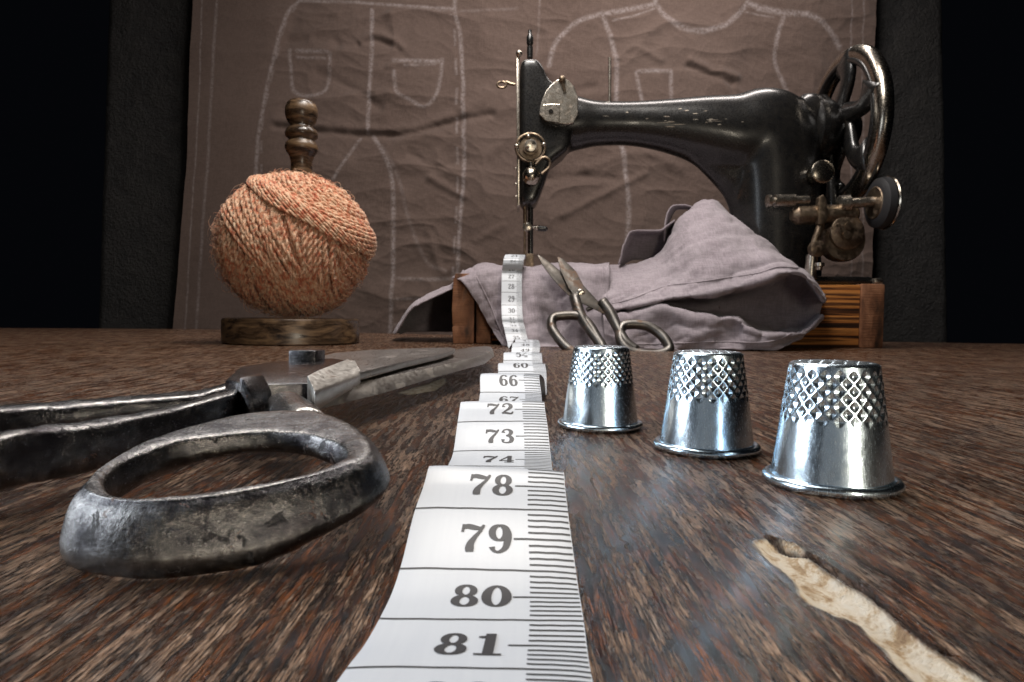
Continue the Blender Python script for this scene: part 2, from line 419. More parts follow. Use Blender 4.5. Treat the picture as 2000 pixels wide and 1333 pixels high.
# ================================================================== SETTING
# ---- tabletop
def build_table():
    ys = np.concatenate([np.linspace(-14, 3, 12)[:-1], np.geomspace(3, 100, 620)])
    us = np.linspace(-1, 1, 1150)
    Yg, Ug = np.meshgrid(ys, us, indexing='ij')
    X = Ug*(9+np.maximum(Yg, 0)*1.15)
    # far edge runs a little oblique and is worn
    edge = np.interp(X[-1], [-120, -85, -70, -50, -25, 0, 40, 60, 90], [98, 101, 104, 108, 98, 91, 85, 82, 77])
    k = np.clip((Yg-20)/80, 0, 1)**1.0
    Yg = Yg*(1-k)+(20+(edge[None, :]-20)*((Yg-20)/80))*k
    # scars of bare wood, measured on the table
    Z = np.zeros_like(X); scar = np.zeros_like(X); edg = np.zeros_like(X)
    def addscar(pix, depth, jag=.10, seed=3):
        nonlocal Z, scar, edg
        pg = [PZ(a, b) for a, b in pix]; pts = [(p.x, p.y) for p in pg]
        x = X+jag*(fbm(X*3, Yg*1.2, 4, seed)-.5)*2; y = Yg+jag*2*(fbm(X*2+40, Yg*.9, 4, seed+5)-.5)*2
        d = seg_dist(x, y, pts+[pts[0]])
        inside = np.zeros(X.shape, bool); n = len(pts)
        for i in range(n):
            ax, ay = pts[i]; bx, by = pts[(i+1) % n]
            c = ((ay > y) != (by > y)) & (x < (bx-ax)*(y-ay)/(by-ay+1e-12)+ax); inside ^= c
        sd = np.where(inside, -d, d)
        s = np.clip(.5-sd/.06, 0, 1); scar = np.maximum(scar, s)
        edg = np.maximum(edg, np.clip(1-np.abs(sd-.04)/.07, 0, 1)*.9)
        Z -= depth*np.clip(-sd/.14, 0, 1)*(1+.5*(fbm(X*2.5, Yg*1.5, 3, 9)-.5))
        Z += .006*np.clip(1-np.abs(sd-.05)/.10, 0, 1)
    addscar([(1482,1060),(1500,1046),(1540,1062),(1585,1095),(1640,1135),(1700,1180),(1760,1228),(1830,1275),(1905,1325),(1960,1370),(1900,1420),(1830,1380),
             (1775,1320),(1730,1262),(1690,1232),(1650,1212),(1600,1184),(1548,1140),(1505,1100)], .10, .13)
    addscar([(775,768),(830,752),(868,738),(872,748),(850,764),(800,772)], .01, .05, 8)
    # one dark crack along the scar
    cr_pts = [PZ(a, b) for a, b in [(1500,1048),(1590,1090),(1640,1122),(1700,1160),(1850,1275)]]
    d = seg_dist(X+.04*(fbm(X*9, Yg*9, 3, 2)-.5), Yg, [(p.x, p.y) for p in cr_pts])
    c = np.clip(1.4-d/.05, 0, 1)*np.clip(fbm(X*3, Yg*1.5, 2, 5)*3-.5, 0, 1); Z -= .06*c; scar = scar*(1-c); edg = np.maximum(edg, c)
    Z += .02*(fbm(X*.5, Yg*.12, 3, 21)-.5)
    V = np.stack([X, Yg, Z], -1)
    # skirt all round gives the board its thickness
    def sk(V_, row): r = V_[row].copy(); r[:, 2] = -3.2; return r[None]
    V = np.concatenate([sk(V, 0), V, sk(V, -1)], 0)
    pad = lambda a: np.concatenate([a[:1], a, a[-1:]], 0)
    L = V[:, :1].copy(); L[..., 2] = -3.2; Rr = V[:, -1:].copy(); Rr[..., 2] = -3.2
    V = np.concatenate([L, V, Rr], 1)
    pc = lambda a: np.concatenate([a[:, :1], a, a[:, -1:]], 1)
    o = gridmesh('tabletop', V, M_table, attrs={'scar': pc(pad(scar)), 'scar_edge': pc(pad(edg))})
    o['kind'] = 'structure'
    return o
build_table()
# ---- black plaster wall behind
def build_wall():
    a = P(186, 700, 124); b = P(1857, 700, 124); c = P(1838, -60, 124); d = P(216, -60, 124)
    n = 160; m_ = 90
    u = np.linspace(0, 1, n)[None, :, None]; v = np.linspace(0, 1, m_)[:, None, None]
    A, B, C_, D_ = [np.array(q) for q in (a, b, c, d)]
    A[2] = B[2] = -16
    V = (A*(1-u)+B*u)*(1-v)+(D_*(1-u)+C_*u)*v
    V[..., 1] += .5*(fbm(V[..., 0]*.15, V[..., 2]*.15, 5, 4)-.5)
    o = gridmesh('wall', V, M_wall)
    sd = o.modifiers.new('s', 'SOLIDIFY'); sd.thickness = 3; sd.offset = -1; bake(o)
    o['kind'] = 'structure'
build_wall()

# ================================================================== BACKDROP CLOTH with chalk drawing
def build_backdrop():
    nx, ny = 860, 440
    u = np.linspace(0, 1, nx)[None, :]; v = np.linspace(0, 1, ny)[:, None]       # v = 0 bottom
    py = 720-v*770                                                         # photo rows 720 .. -50
    lx = np.interp(py, [-50, 0, 340, 640, 720], [380, 376, 362, 338, 333]); rx = np.interp(py, [-50, 0, 400, 540, 720], [1712, 1710, 1707, 1703, 1700])
    px = lx+(rx-lx)*u; py = py+0*u
    px = px+4*(fbm(px*0+3, py*.01, 3, 7)-.5)*((u < .02) | (u > .98))
    ch = np.zeros(px.shape)
    jx = px+3.0*(fbm(px*.03, py*.03, 3, 31)-.5); jy = py+3.0*(fbm(px*.03+9, py*.03, 3, 32)-.5)
    def line(pts, wd=3.6, amp=1.0, dash=None):
        nonlocal ch
        q = cr(pts, 5) if len(pts) > 2 else pts
        d = seg_dist(jx, jy, [(a[0], a[1]) for a in q])
        c = np.clip(1.3-d/wd, 0, 1)*amp
        if dash: c = c*(np.sin(py*2*math.pi/dash) > -.2)
        ch = np.maximum(ch, c)
    # selvedge lines
    line([(395,-50),(388,200),(372,450),(358,720)], 1.6, .8); line([(428,-50),(418,80),(406,300),(392,500),(380,720)], 3, .65)
    line([(1663,-50),(1662,250),(1660,720)], 2, .6); line([(1686,-50),(1685,250),(1684,720)], 2, .6); line([(1055,-50),(1052,60),(1048,110)], 2.5, .4)
    # trousers
    line([(582,2),(700,6),(880,22),(1010,16)], 3.5, .35); line([(582,2),(730,8),(885,18)], 3.6, .85)
    line([(585,0),(560,30),(535,110),(518,190),(505,270),(498,345)], 4.2, .95)
    line([(576,16),(556,50),(538,120),(524,180),(512,250),(510,340)], 3, .6, 46)
    line([(890,-20),(888,20),(900,80),(905,200),(906,320),(900,420),(893,540)], 4.4, 1.0)
    line([(880,30),(888,60),(892,200),(892,400),(884,545)], 3, .75, 58)
    line([(727,22),(726,110),(720,190),(718,258)], 4.4, 1.0)
    line([(702,270),(675,310),(650,350)], 3.6, .8); line([(728,266),(752,305),(766,355),(768,450),(766,560),(760,655)], 4.6, 1.0)
    line([(745,285),(775,340),(800,430),(832,510),(870,530)], 4, .35)
    line([(768,543),(820,546),(885,545)], 4, .65); line([(768,585),(820,584),(850,584)], 3.2, .6); line([(762,634),(790,634)], 3, .5)
    # pockets
    line([(565,98),(568,140),(572,175),(600,188),(632,178),(642,150),(646,106)], 4.2, .8); line([(580,100),(640,102)], 4.5, .75); line([(580,113),(636,114)], 3.2, .6)
    line([(770,140),(776,180),(800,195),(828,208),(850,190),(860,155),(864,115)], 4.2, .8); line([(770,118),(862,120)], 5, .85); line([(790,128),(850,126)], 3, .6)
    # blouse
    line([(1282,3),(1270,10),(1200,24),(1130,42),(1088,80),(1072,130)], 5.2, 1.0); line([(1280,3),(1300,30),(1330,52),(1372,61),(1415,50),(1440,30),(1460,8)], 5.8, 1.0)
    line([(1462,10),(1530,24),(1590,34),(1625,65),(1640,92)], 6.2, 1.0); line([(1480,18),(1540,27)], 6, .8)
    line([(1176,28),(1192,70),(1203,120),(1204,180),(1202,230),(1216,290),(1222,340),(1228,420),(1224,470),(1212,515)], 5.2, .95)
    line([(1532,28),(1518,70),(1513,110),(1520,140),(1536,175),(1548,215)], 4.6, .9)
    line([(1198,40),(1240,30),(1278,16)], 2.6, .7); line([(1455,26),(1510,34)], 2.6, .6)
    line([(1243,142),(1248,170),(1254,200)], 4.6, .8); line([(1246,140),(1280,138),(1310,138)], 4.6, .85); line([(1310,138),(1312,192)], 4.6, .8)
    ch *= (.55+.75*fbm(px*.09, py*.09, 3, 77))
    # wrinkles
    D = np.zeros(px.shape)
    wx = px+40*(fbm(px*.006, py*.006, 3, 5)-.5); wy = py+60*(fbm(px*.006+5, py*.006, 3, 6)-.5)
    D += 1.5*(ridged(wx*.006, wy*.013, 2, 50)-.45)*np.clip((px-450)/200, .15, 1)
    D += .60*(ridged(wx*.013+wy*.008, wy*.022-wx*.009, 4, 60)-.45)*np.clip((px-480)/150, .1, 1)
    D += .5*(fbm(px*.012, py*.0025, 3, 65)-.5)
    def crease(pts, wd, h):
        nonlocal D
        q = cr(pts, 6) if len(pts) > 2 else pts
        d = seg_dist(wx*.25+px*.75, wy*.15+py*.85, [(a[0], a[1]) for a in q]); D += .72*h*np.exp(-(d/(wd*1.2))**2)*(.55+.9*fbm(px*.03, py*.03, 2, 99))
    crease([(540,248),(640,258),(730,262),(800,262),(880,240),(960,222)], 6, -1.3); crease([(540,236),(640,246),(730,250),(800,250),(880,228)], 8, .8)
    crease([(700,40),(760,30)], 7, .8); crease([(705,85),(730,68),(770,80),(785,92)], 6, 1.2); crease([(700,88),(730,78),(760,88)], 5, -1.1)
    crease([(760,130),(790,122),(800,128)], 6, .8); crease([(560,80),(640,76),(660,90)], 7, -.6); crease([(620,140),(700,180),(740,210)], 8, -.8)
    crease([(840,350),(880,372),(905,384)], 6, 1.1); crease([(800,300),(850,330),(905,310)], 7, -.9); crease([(835,450),(860,530),(890,520)], 7, .7)
    crease([(1210,112),(1240,92),(1290,118)], 6, 1.0); crease([(1350,118),(1400,140),(1440,150)], 7, 1.2); crease([(1345,130),(1400,150),(1430,165)], 6, -1.0)
    crease([(1060,150),(1100,180),(1160,170)], 7, -.8); crease([(1150,330),(1250,300),(1330,330)], 8, .8); crease([(1100,420),(1200,370),(1260,340)], 6, 1.0)
    crease([(1050,350),(1150,345),(1200,350)], 7, -.8); crease([(960,300),(1000,260)], 8, .6); crease([(930,470),(980,440)], 7, .6)
    for i in range(46):
        x0 = rng.uniform(520, 1660); y0 = rng.uniform(20, 640); a = rng.normal(0, .6); L = rng.uniform(30, 110)
        crease([(x0, y0), (x0+L*.5*math.cos(a), y0+L*.5*math.sin(a)+rng.uniform(-8, 8)), (x0+L*math.cos(a), y0+L*math.sin(a))], rng.uniform(8, 15), rng.choice([-1, 1])*rng.uniform(.2, .5))
    D *= .55
    # to the world: hangs 2 cm in front of the wall, leaning back a little
    Y = 119.5+1.5*v
    dx = F.x+RR.x*(px-CX)/FPX+UU.x*(CY-py)/FPX; dy = F.y+RR.y*(px-CX)/FPX+UU.y*(CY-py)/FPX; dz = F.z+RR.z*(px-CX)/FPX+UU.z*(CY-py)/FPX
    V = np.stack([dx/dy*Y, Y-D, CH+dz/dy*Y], -1)
    o = gridmesh('backdrop_cloth', V, M_backcloth, attrs={'chalk': ch})
    tag(o, 'wrinkled brown cotton cloth hanging behind, with trousers and a blouse drawn in chalk', 'cloth')
build_backdrop()

# ================================================================== WOODEN BOX under the machine
BY = 65.0
def build_box():
    t = thing('wooden_box', 'low burnt-striped wooden box under the black sewing machine', 'box', (12, BY+9, 0))
    xl = P(882, 600, BY).x; xl2 = P(928, 600, BY).x; xr2 = P(1681, 600, BY).x; xr = P(1727, 600, BY).x
    top = P(1700, 556, BY).z; D = 18
    def board(a, b, mt, nm, bev=.18):
        mb = MB(); c = [(p+q)/2 for p, q in zip(a, b)]; mb.box(c, [abs(q-p) for p, q in zip(a, b)])
        return mb.build(nm, mt, t, bev=bev)
    # post with a knocked, rounded top at the left
    mb = MB()
    ring = lambda z, dx: [Vector((xl+.12+dx, BY, z)), Vector((xl2-.1, BY-.12, z)), Vector((xl2, BY+2.4, z)), Vector((xl+.05+dx, BY+2.4, z))]
    zs = [(0, .05), (1.6, -.05), (1.75, .1), (1.85, -.03), (3.5, -.1), (5.2, -.02), (6.3, .06), (6.85, .25)]
    vs = []; fs = []
    for z, dx in zs: vs += ring(z, dx)
    for i in range(len(zs)-1):
        for j in range(4): fs.append((i*4+j, i*4+(j+1) % 4, (i+1)*4+(j+1) % 4, (i+1)*4+j))
    fs += [(3, 2, 1, 0), tuple(range(len(vs)-4, len(vs)))]
    mb.add(vs, fs).build('corner_post', M_post, t, bev=.12)
    board((xl2+.06, BY+.25, 0), (xl2+1.6, BY+2.4, 5.7), M_post, 'corner_post')
    board((xr2+.03, BY-.1, 0), (xr, BY+2.4, top+.06), M_post, 'corner_post')
    board((xl+.4, BY+D-2.4, 0), (xl+2.6, BY+D, top), M_post, 'corner_post')
    board((xr-2.3, BY+D-2.4, 0), (xr, BY+D, top), M_post, 'corner_post')
    board((xl2+1.66, BY+.15, 0), (xr2, BY+1.2, top-.05), M_burnt, 'front_panel', .08)
    board((xl+2.6, BY+D-1.2, 0), (xr-2.3, BY+D-.1, top-.05), M_burnt, 'back_panel', .08)
    board((xl+.3, BY+2.43, 0), (xl+1.4, BY+D-2.43, top-.05), M_burnt, 'side_panel', .08)
    board((xr-1.3, BY+2.43, 0), (xr-.1, BY+D-2.43, top-.05), M_burnt, 'side_panel', .08)
    board((xl+1.45, BY+1.25, top-1.2), (xr-1.35, BY+D-1.25, top-.3), M_post, 'lid', .05)
    adopt(t)
    return top, xl, xr
BTOP, BXL, BXR = build_box()

# ================================================================== SEWING MACHINE
MY = 72.0
def build_machine():
    t = thing('sewing_machine', 'old black cast-iron sewing machine with spoked handwheel, standing on the wooden box', 'sewing machine', (14, MY, BTOP))
    k = MY/FPX
    # ---- cast body: head, arm and pillar grown into one skin
    mb = MB()
    head = [(1016,116),(1024,111),(1050,111),(1062,128),(1072,152),(1092,166),(1108,182),(1112,200),(1112,290),(1102,298),(1078,316),(1063,360),(1048,398),(1020,400),(1016,394)]
    mb.prism([P(a, b, MY-2.5) for a, b in head], (0, 5.0, 0))
    path = [(1060,238,50,.7),(1100,241,56,.8),(1132,242,50,.9),(1165,242,43,.95),(1230,242,42,.95),(1300,246,50,.92),(1370,254,64,.88),(1435,264,77,.85),(1500,268,90,.8),
            (1512,330,86,.82),(1513,400,82,.84),(1513,470,83,.86),(1513,550,86,.9)]
    q = cr([(a, b, c, d) for a, b, c, d in path], 8)
    mb2 = MB()
    mb2.tube([P(a[0], a[1], MY) for a in q], [a[2]*k for a in q], 40, up=(0, 1, 0))
    # the tube's first radius lies along Y: squash it there
    for j, v in enumerate(mb2.v):
        f = q[min(j//40, len(q)-1)][3]; v.y = MY+(v.y-MY)*f
    mb.add(mb2.v, mb2.f)
    mb.ball(P(1500, 266, MY), 89*k, 20, sc=(1, .8, 1))
    q2 = cr([(1310,262,38),(1355,272,44),(1402,292,54),(1448,334,58),(1470,395,48),(1482,470,50),(1490,540,50)], 8)
    mb3 = MB(); mb3.tube([P(a[0], a[1], MY) for a in q2], [a[2]*k for a in q2], 32, up=(0, 1, 0))
    for v in mb3.v: v.y = MY+(v.y-MY)*.6
    mb.add(mb3.v, mb3.f)
    mb.lathe(P(1560, 232, MY), (1, 0, 0), [(0, 2.6), (1.5, 2.6), (2.6, 2.2)], 32)
    o = mb.build('body', M_black, t, angle=None)
    r = o.modifiers.new('r', 'REMESH'); r.mode = 'VOXEL'; r.voxel_size = .16; r.use_smooth_shade = True
    s = o.modifiers.new('s', 'SMOOTH'); s.factor = .7; s.iterations = 50
    bake(o)
    # paint worn through to bright metal along the front of the arm
    scuffs = []
    for _ in range(26):
        c_ = rng.choice(4); cx, cy, sx, sy = [(1240,222,40,6),(1290,238,34,5),(1380,216,60,6),(1392,238,26,3)][c_]
        scuffs.append((rng.normal(cx, sx), rng.normal(cy, sy)))
    # ---- bed
    zb = BTOP
    mb = MB(); xb0 = P(930, 500, MY).x; xb1 = P(1652, 500, MY).x
    mb.box(((xb0+xb1)/2, MY+1, zb+.42), (xb1-xb0, 13.5, .84)); mb.build('bed', M_black, t, bev=.3)
    mb = MB(); mb.box((xb0+3.4, MY, zb+.9), (6.5, 6, .1)); mb.build('needle_plate', M_nickel, t, bev=.03)
    mb = MB(); mb.box((xb1+.35, MY-5.0, zb+.38), (.9, 2.2, .6)); mb.build('bed_corner_plate', M_nickel, t, bev=.2)
    # ---- face plate and the things on the head
    mb = MB()
    mb.prism([P(1009, 101, MY-2.3), P(1015, 106, MY-2.3), P(1015, 402, MY-2.3), P(1010, 402, MY-2.3)], (0, 4.6, 0)); mb.build('face_plate', M_nickel, t, bev=.06)
    mb = MB(); mb.ball(P(1014, 105, MY-2.4), .34, 10); mb.build('face_plate_screw', M_nickel, t)
    for y_ in (330, 360, 385):
        mb = MB(); mb.ball(P(1008, y_, MY-2.0), .16, 8); mb.build('face_plate_screw', M_nickel, t)
    mb = MB(); mb.lathe(P(1035, 114, MY), P(1035, 60, MY)-P(1035, 114, MY), [(0, .32), (1.2, .32), (1.25, .22), (1.5, .36), (2.2, .36), (2.5, .2), (2.9, .2), (3.0, .05)], 20); mb.build('presser_bar_screw', M_black, t)
    mb = MB()                                                         # take-up lever with its eye
    L = [P(a, b, MY-1.5) for a, b in [(1006,166),(996,164),(988,160)]]; mb.tube(L, [.16, .18, .16], 8)
    mb.tube([P(980+9*math.cos(a), 166+6*math.sin(a), MY-1.5) for a in np.linspace(0, 2*math.pi, 14)[:-1]], .13, 8, closed=True); mb.build('take_up_lever', M_brass, t)
    mb = MB()
    pl = [(1076,166),(1088,156),(1100,151),(1112,158),(1122,170),(1129,190),(1129,225),(1120,241),(1108,243),(1085,241),(1062,234),(1053,224),(1057,200),(1066,178)]
    mb.prism([P(a, b, MY-3.0) for a, b in pl], (0, .5, 0)); mb.build('cover_plate', M_nickel, t, bev=.08, angle=14)
    mb = MB(); mb.prism([P(a, b, MY-3.22) for a, b in [(1060,205),(1076,203),(1094,204),(1092,240),(1066,236),(1054,224)]], (0, .3, 0)); mb.build('thread_guide', M_nickel, t, bev=.04, angle=14)
    mb = MB(); mb.cyl(P(1076, 218, MY-3.34), P(1076, 218, MY-3.15), .24, 14); mb.build('guide_screw', M_black, t)
    mb = MB(); mb.ball(P(1098, 155, MY-3.2), .36, 12)
    mb.tube([P(1098, 158, MY-3.2), P(1103, 178, MY-3.15)], .16, 8); mb.build('cover_screw', M_brass, t)
    # tension unit
    c = P(1036, 290, MY-2.6)
    mb = MB(); mb.lathe(c+Vector((0, .3, 0)), (0, -1, 0), [(0, .9), (.15, .9), (.2, 1.2), (.42, 1.2), (.45, .7), (.6, .8), (.9, .8), (.95, .45), (1.2, .4)], 28); mb.build('tension_disc', M_brass, t)
    mb = MB(); a_ = np.linspace(.2, 2*math.pi+.2, 30)[:-1]; mb.tube([c+Vector((1.5*math.cos(x), -.3, 1.42*math.sin(x))) for x in a_], .14, 8, closed=True)
    mb.tube([P(x, y, MY-3.1) for x, y in cr([(1046,322),(1060,308),(1072,312),(1073,326),(1058,340)], 4)], .14, 8); mb.build('check_spring', M_brass, t)
    mb = MB(); mb.lathe(c+Vector((0, -.8, 0)), (0, -1, 0), [(0, .42), (.12, .44), (.14, .62), (.5, .62), (.55, .3), (.5, .28), (.3, .25)], 24)
    for x, y in ((1032, 267), (1009, 286), (1062, 283)): mb.ball(P(x, y, MY-2.9), .26, 10)
    mb.build('tension_nut', M_nickel, t)
    mb = MB(); mb.ball(P(1038, 345, MY-3.2), .92, 14, sc=(1, 1, 1.05)); mb.cyl(P(1037, 318, MY-3.0), P(1038, 335, MY-3.1), .3, 12); mb.build('thread_knob', M_chrome, t)
    # needle and presser bars
    mb = MB(); mb.cyl(P(1025, 396, MY-.4), P(1026, 442, MY-.4), .22, 12); mb.cyl(P(1025, 442, MY-.4), P(1025, 497, MY-.4), .13, 10); mb.build('needle_bar', M_brass, t)
    mb = MB(); mb.cyl(P(1036, 396, MY+.4), P(1036, 497, MY+.4), .30, 12); mb.build('presser_bar', M_black, t)
    mb = MB(); mb.prism([P(a, b, MY-.6) for a, b in [(1023,436),(1034,434),(1040,441),(1037,450),(1025,452),(1020,445)]], (0, 1.2, 0))
    mb.cyl(P(1040, 444, MY-.2), P(1050, 446, MY-.2), .18, 10); mb.ball(P(1048, 446, MY-.2), .27, 8); mb.build('needle_clamp', M_nickel, t, bev=.06)
    mb = MB(); mb.lathe(P(1050, 446, MY-.2), (1, 0, -.08), [(0, .2), (.1, .32), (.9, .28), (1.1, .1)], 14); mb.build('clamp_screw', M_black, t)
    mb = MB(); mb.prism([P(a, b, MY-.5) for a, b in [(1027,496),(1042,496),(1043,524),(1026,524)]], (0, 1.0, 0)); mb.box(P(1034, 534, MY-.6)+Vector((0, 0, .15)), (1.0, 2.4, .3)); mb.build('presser_foot', M_brass, t, bev=.05)
    mb = MB(); mb.cyl(P(1191, 204, MY), P(1191, 113, MY), .15, 10); mb.build('spool_pin', M_nickel, t)
    # ---- handwheel
    XW = 35.2; C0 = Vector((XW, MY, P(1650, 255, MY).z)); RW = 7.45
    mb = MB()
    A = np.linspace(0, 2*math.pi, 73)[:-1]
    mb.tube([C0+Vector((.15, RW*math.cos(a), RW*math.sin(a))) for a in A], [.85]*72, 20, closed=True, up=(1, 0, 0), ry=[1.0]*72)
    wheel = mb.build('handwheel_rim', M_chrome, t, angle=None)
    mb = MB()
    mb.tube([C0+Vector((-.25, (RW-.55)*math.cos(a), (RW-.55)*math.sin(a))) for a in A], [.55]*72, 12, closed=True, up=(1, 0, 0), ry=[.42]*72)
    mb.build('rim_inner_band', M_black, t, angle=None)
    for i in range(6):
        a0 = 2*math.pi*i/6+.35; pts = []; rr = []; rv = []
        for s_ in np.linspace(0, 1, 12):
            r_ = 1.5+(RW-2.0)*s_; a = a0+.32*math.sin(math.pi*s_*1.0)+.25*s_
            pts.append(C0+Vector((-.5+.2*s_, r_*math.cos(a), r_*math.sin(a)))); rr.append(.62); rv.append(1.6-.8*math.sin(math.pi*s_)+.25*s_)
        mb = MB(); mb.tube(pts, rr, 14, up=(1, 0, 0), ry=rv); mb.build('spoke', M_black, t, angle=None)
    mb = MB(); mb.lathe((31.2, MY, C0.z), (1, 0, 0), [(0, 2.6), (.5, 3.3), (1.5, 3.35), (2.3, 3.0), (3.0, 2.3), (3.4, 2.1), (4.2, 2.0), (4.6, 1.8), (5.2, 1.6), (5.4, 1.1), (5.5, .2)], 40)
    mb.build('hub', M_black, t, angle=50)
    mb = MB(); mb.lathe((34.0, MY, C0.z), (1, 0, 0), [(0, 2.2), (.08, 2.3), (.22, 2.3), (.3, 2.2)], 40); mb.build('hub_band', M_brass, t)
    # belt wheel guard dropping behind the wheel
    mb = MB(); mb.tube([P(x, y, MY+1.5) for x, y in cr([(1600,225),(1612,280),(1618,340),(1604,420),(1588,490)], 5)], [1.5]*21, 14, ry=[1.1]*21, up=(0, 1, 0)); mb.build('belt_guard', M_black, t)
    # ---- knob and bobbin winder
    f = MY-6
    kk = f/FPX
    mb = MB(); mb.lathe(P(1582, 347, f+3.5), (0, -1, 0), [(0, .9), (2.0, .9), (2.05, 1.15), (2.9, 1.15), (3.0, 1.0), (3.02, .1)], 28); mb.build('stitch_knob', M_chrome, t)
    mb = MB(); mb.lathe(P(1498, 393, f), P(1580, 391, f)-P(1498, 393, f), [(0, .1), (.02, .62), (.35, .62), (.4, .34), (.7, .36), (.75, .62), (2.7, .60), (2.75, .42), (4.1, .42)], 20); mb.build('winder_spindle', M_nickel, t)
    mb = MB(); mb.lathe(P(1545, 421, f+.3), P(1690, 418, f+.3)-P(1545, 421, f+.3), [(0, .5), (.5, .95), (6.2, .95), (6.6, .5)], 16)
    mb.prism([P(a, b, f-.8) for a, b in [(1600,386),(1608,380),(1614,388),(1618,425),(1610,440),(1598,438)]], (0, .8, 0))
    mb.tube([P(1604, 436, f-.3), P(1588, 480, f-.3)], [.4, .3], 10); mb.tube([P(1625, 440, f), P(1640, 470, f+.2)], .8, 10)
    mb.build('winder_bracket', M_brass, t, bev=.06)
    mb = MB(); mb.lathe(P(1636, 400, f), P(1730, 392, f-.5)-P(1636, 400, f), [(0, .55), (.15, .85), (1.1, .85), (1.2, .5), (4.2, .48)], 20)
    mb.build('winder_shaft', M_nickel, t)
    wc = P(1722, 397, f-.4)
    mb = MB(); mb.lathe(wc-Vector((.75, 0, 0)), (1, 0, 0), [(0, 1.6), (.05, 2.0), (.3, 2.42), (.9, 2.52), (1.2, 2.3), (1.3, 1.4), (1.3, .1)], 40); mb.build('rubber_wheel', M_rubber, t)
    mb = MB(); mb.lathe(wc-Vector((.85, 0, 0)), (1, 0, 0), [(0, .2), (.02, 1.5), (.2, 1.7), (.3, 1.7)], 32); mb.build('wheel_hub', M_brass, t)
    mb = MB(); mb.lathe(wc+Vector((.3, 0, 0)), (1, 0, 0), [(0, 2.50), (.1, 2.60), (.22, 2.5)], 40); mb.build('wheel_band', M_chrome, t)
    gc = P(1650, 462, f)
    mb = MB(); mb.lathe(gc+Vector((0, 1.2, -.35)), (0, -1, 0), [(0, 2.1), (1.0, 2.15), (1.3, 2.0)], 40); mb.build('winder_cam', M_brass, t)
    mb = MB(); mb.lathe(gc+Vector((.05, -.1, .35)), (.05, -1, 0), [(0, 1.7), (.35, 1.7), (.45, 1.55), (.46, .1)], 36)
    for dx, dz in ((.05, .95), (-.1, .05)): mb.lathe(gc+Vector((dx, -.5, dz)), (0, -1, 0), [(0, .38), (.22, .38), (.25, .1)], 14)
    mb.build('gear_disc', M_brass, t)
    mb = MB(); mb.lathe(P(1592, 487, f-.1), (.1, -1, 0), [(0, .8), (.6, .8), (.7, .6), (.72, .1)], 20); mb.box(P(1594, 488, f-.95), (.16, .1, 1.0), rot=Matrix.Rotation(.6, 3, 'Y')); mb.build('pivot_screw', M_brass, t)
    mb = MB(); mb.cyl(P(1586, 498, f+.4), P(1582, 545, f+.4), .55, 16); mb.lathe(P(1600, 514, f), (0, 0, -1), [(0, .5), (.3, .5), (.35, .35), (.7, .3)], 14); mb.build('winder_foot', M_nickel, t)
    for i, (x0, x1) in enumerate(((1570, 1566), (1623, 1630))):
        mb = MB(); mb.tube([P(x0, 345, MY-1), P(x0+3, 400, MY-1.5), P(x1+8, 470, MY-1.5)], [.45, .5, .45], 12); mb.build('winder_post', M_black, t)
    adopt(t)
    # scuffs: child of the body, small flakes of bare metal lying on its skin
    from mathutils.bvhtree import BVHTree
    body = [c_ for c_ in t.children if c_.name.startswith('body')][0]
    bm = bmesh.new(); bm.from_mesh(body.data); tree = BVHTree.FromBMesh(bm); bm.free()
    chip = metal_mat('bare_worn_metal', (.36, .33, .28), (.22, .18, .15), .35, .6, 3)
    for (x, y) in scuffs:
        d = ray(x, y).normalized(); hit, nrm, _, _ = tree.ray_cast(CAM, d)
        if hit is None: continue
        tx = Vector((1, 0, 0)); tx = (tx-nrm*tx.dot(nrm)).normalized(); ty = nrm.cross(tx)
        L_ = rng.uniform(.05, .42)*(2 if y > 232 else 1); H_ = rng.uniform(.025, .06); n = 9
        ring = [hit+nrm*.015+tx*L_*math.cos(2*math.pi*i/n)*rng.uniform(.6, 1.1)+ty*H_*math.sin(2*math.pi*i/n)*rng.uniform(.5, 1.3) for i in range(n)]
        mb = MB(); mb.add(ring, [tuple(range(n))]); mb.build('paint_chip', chip, body)
    # body's own geometry is in world coordinates, so the child needs no extra offset
    return t
build_machine()

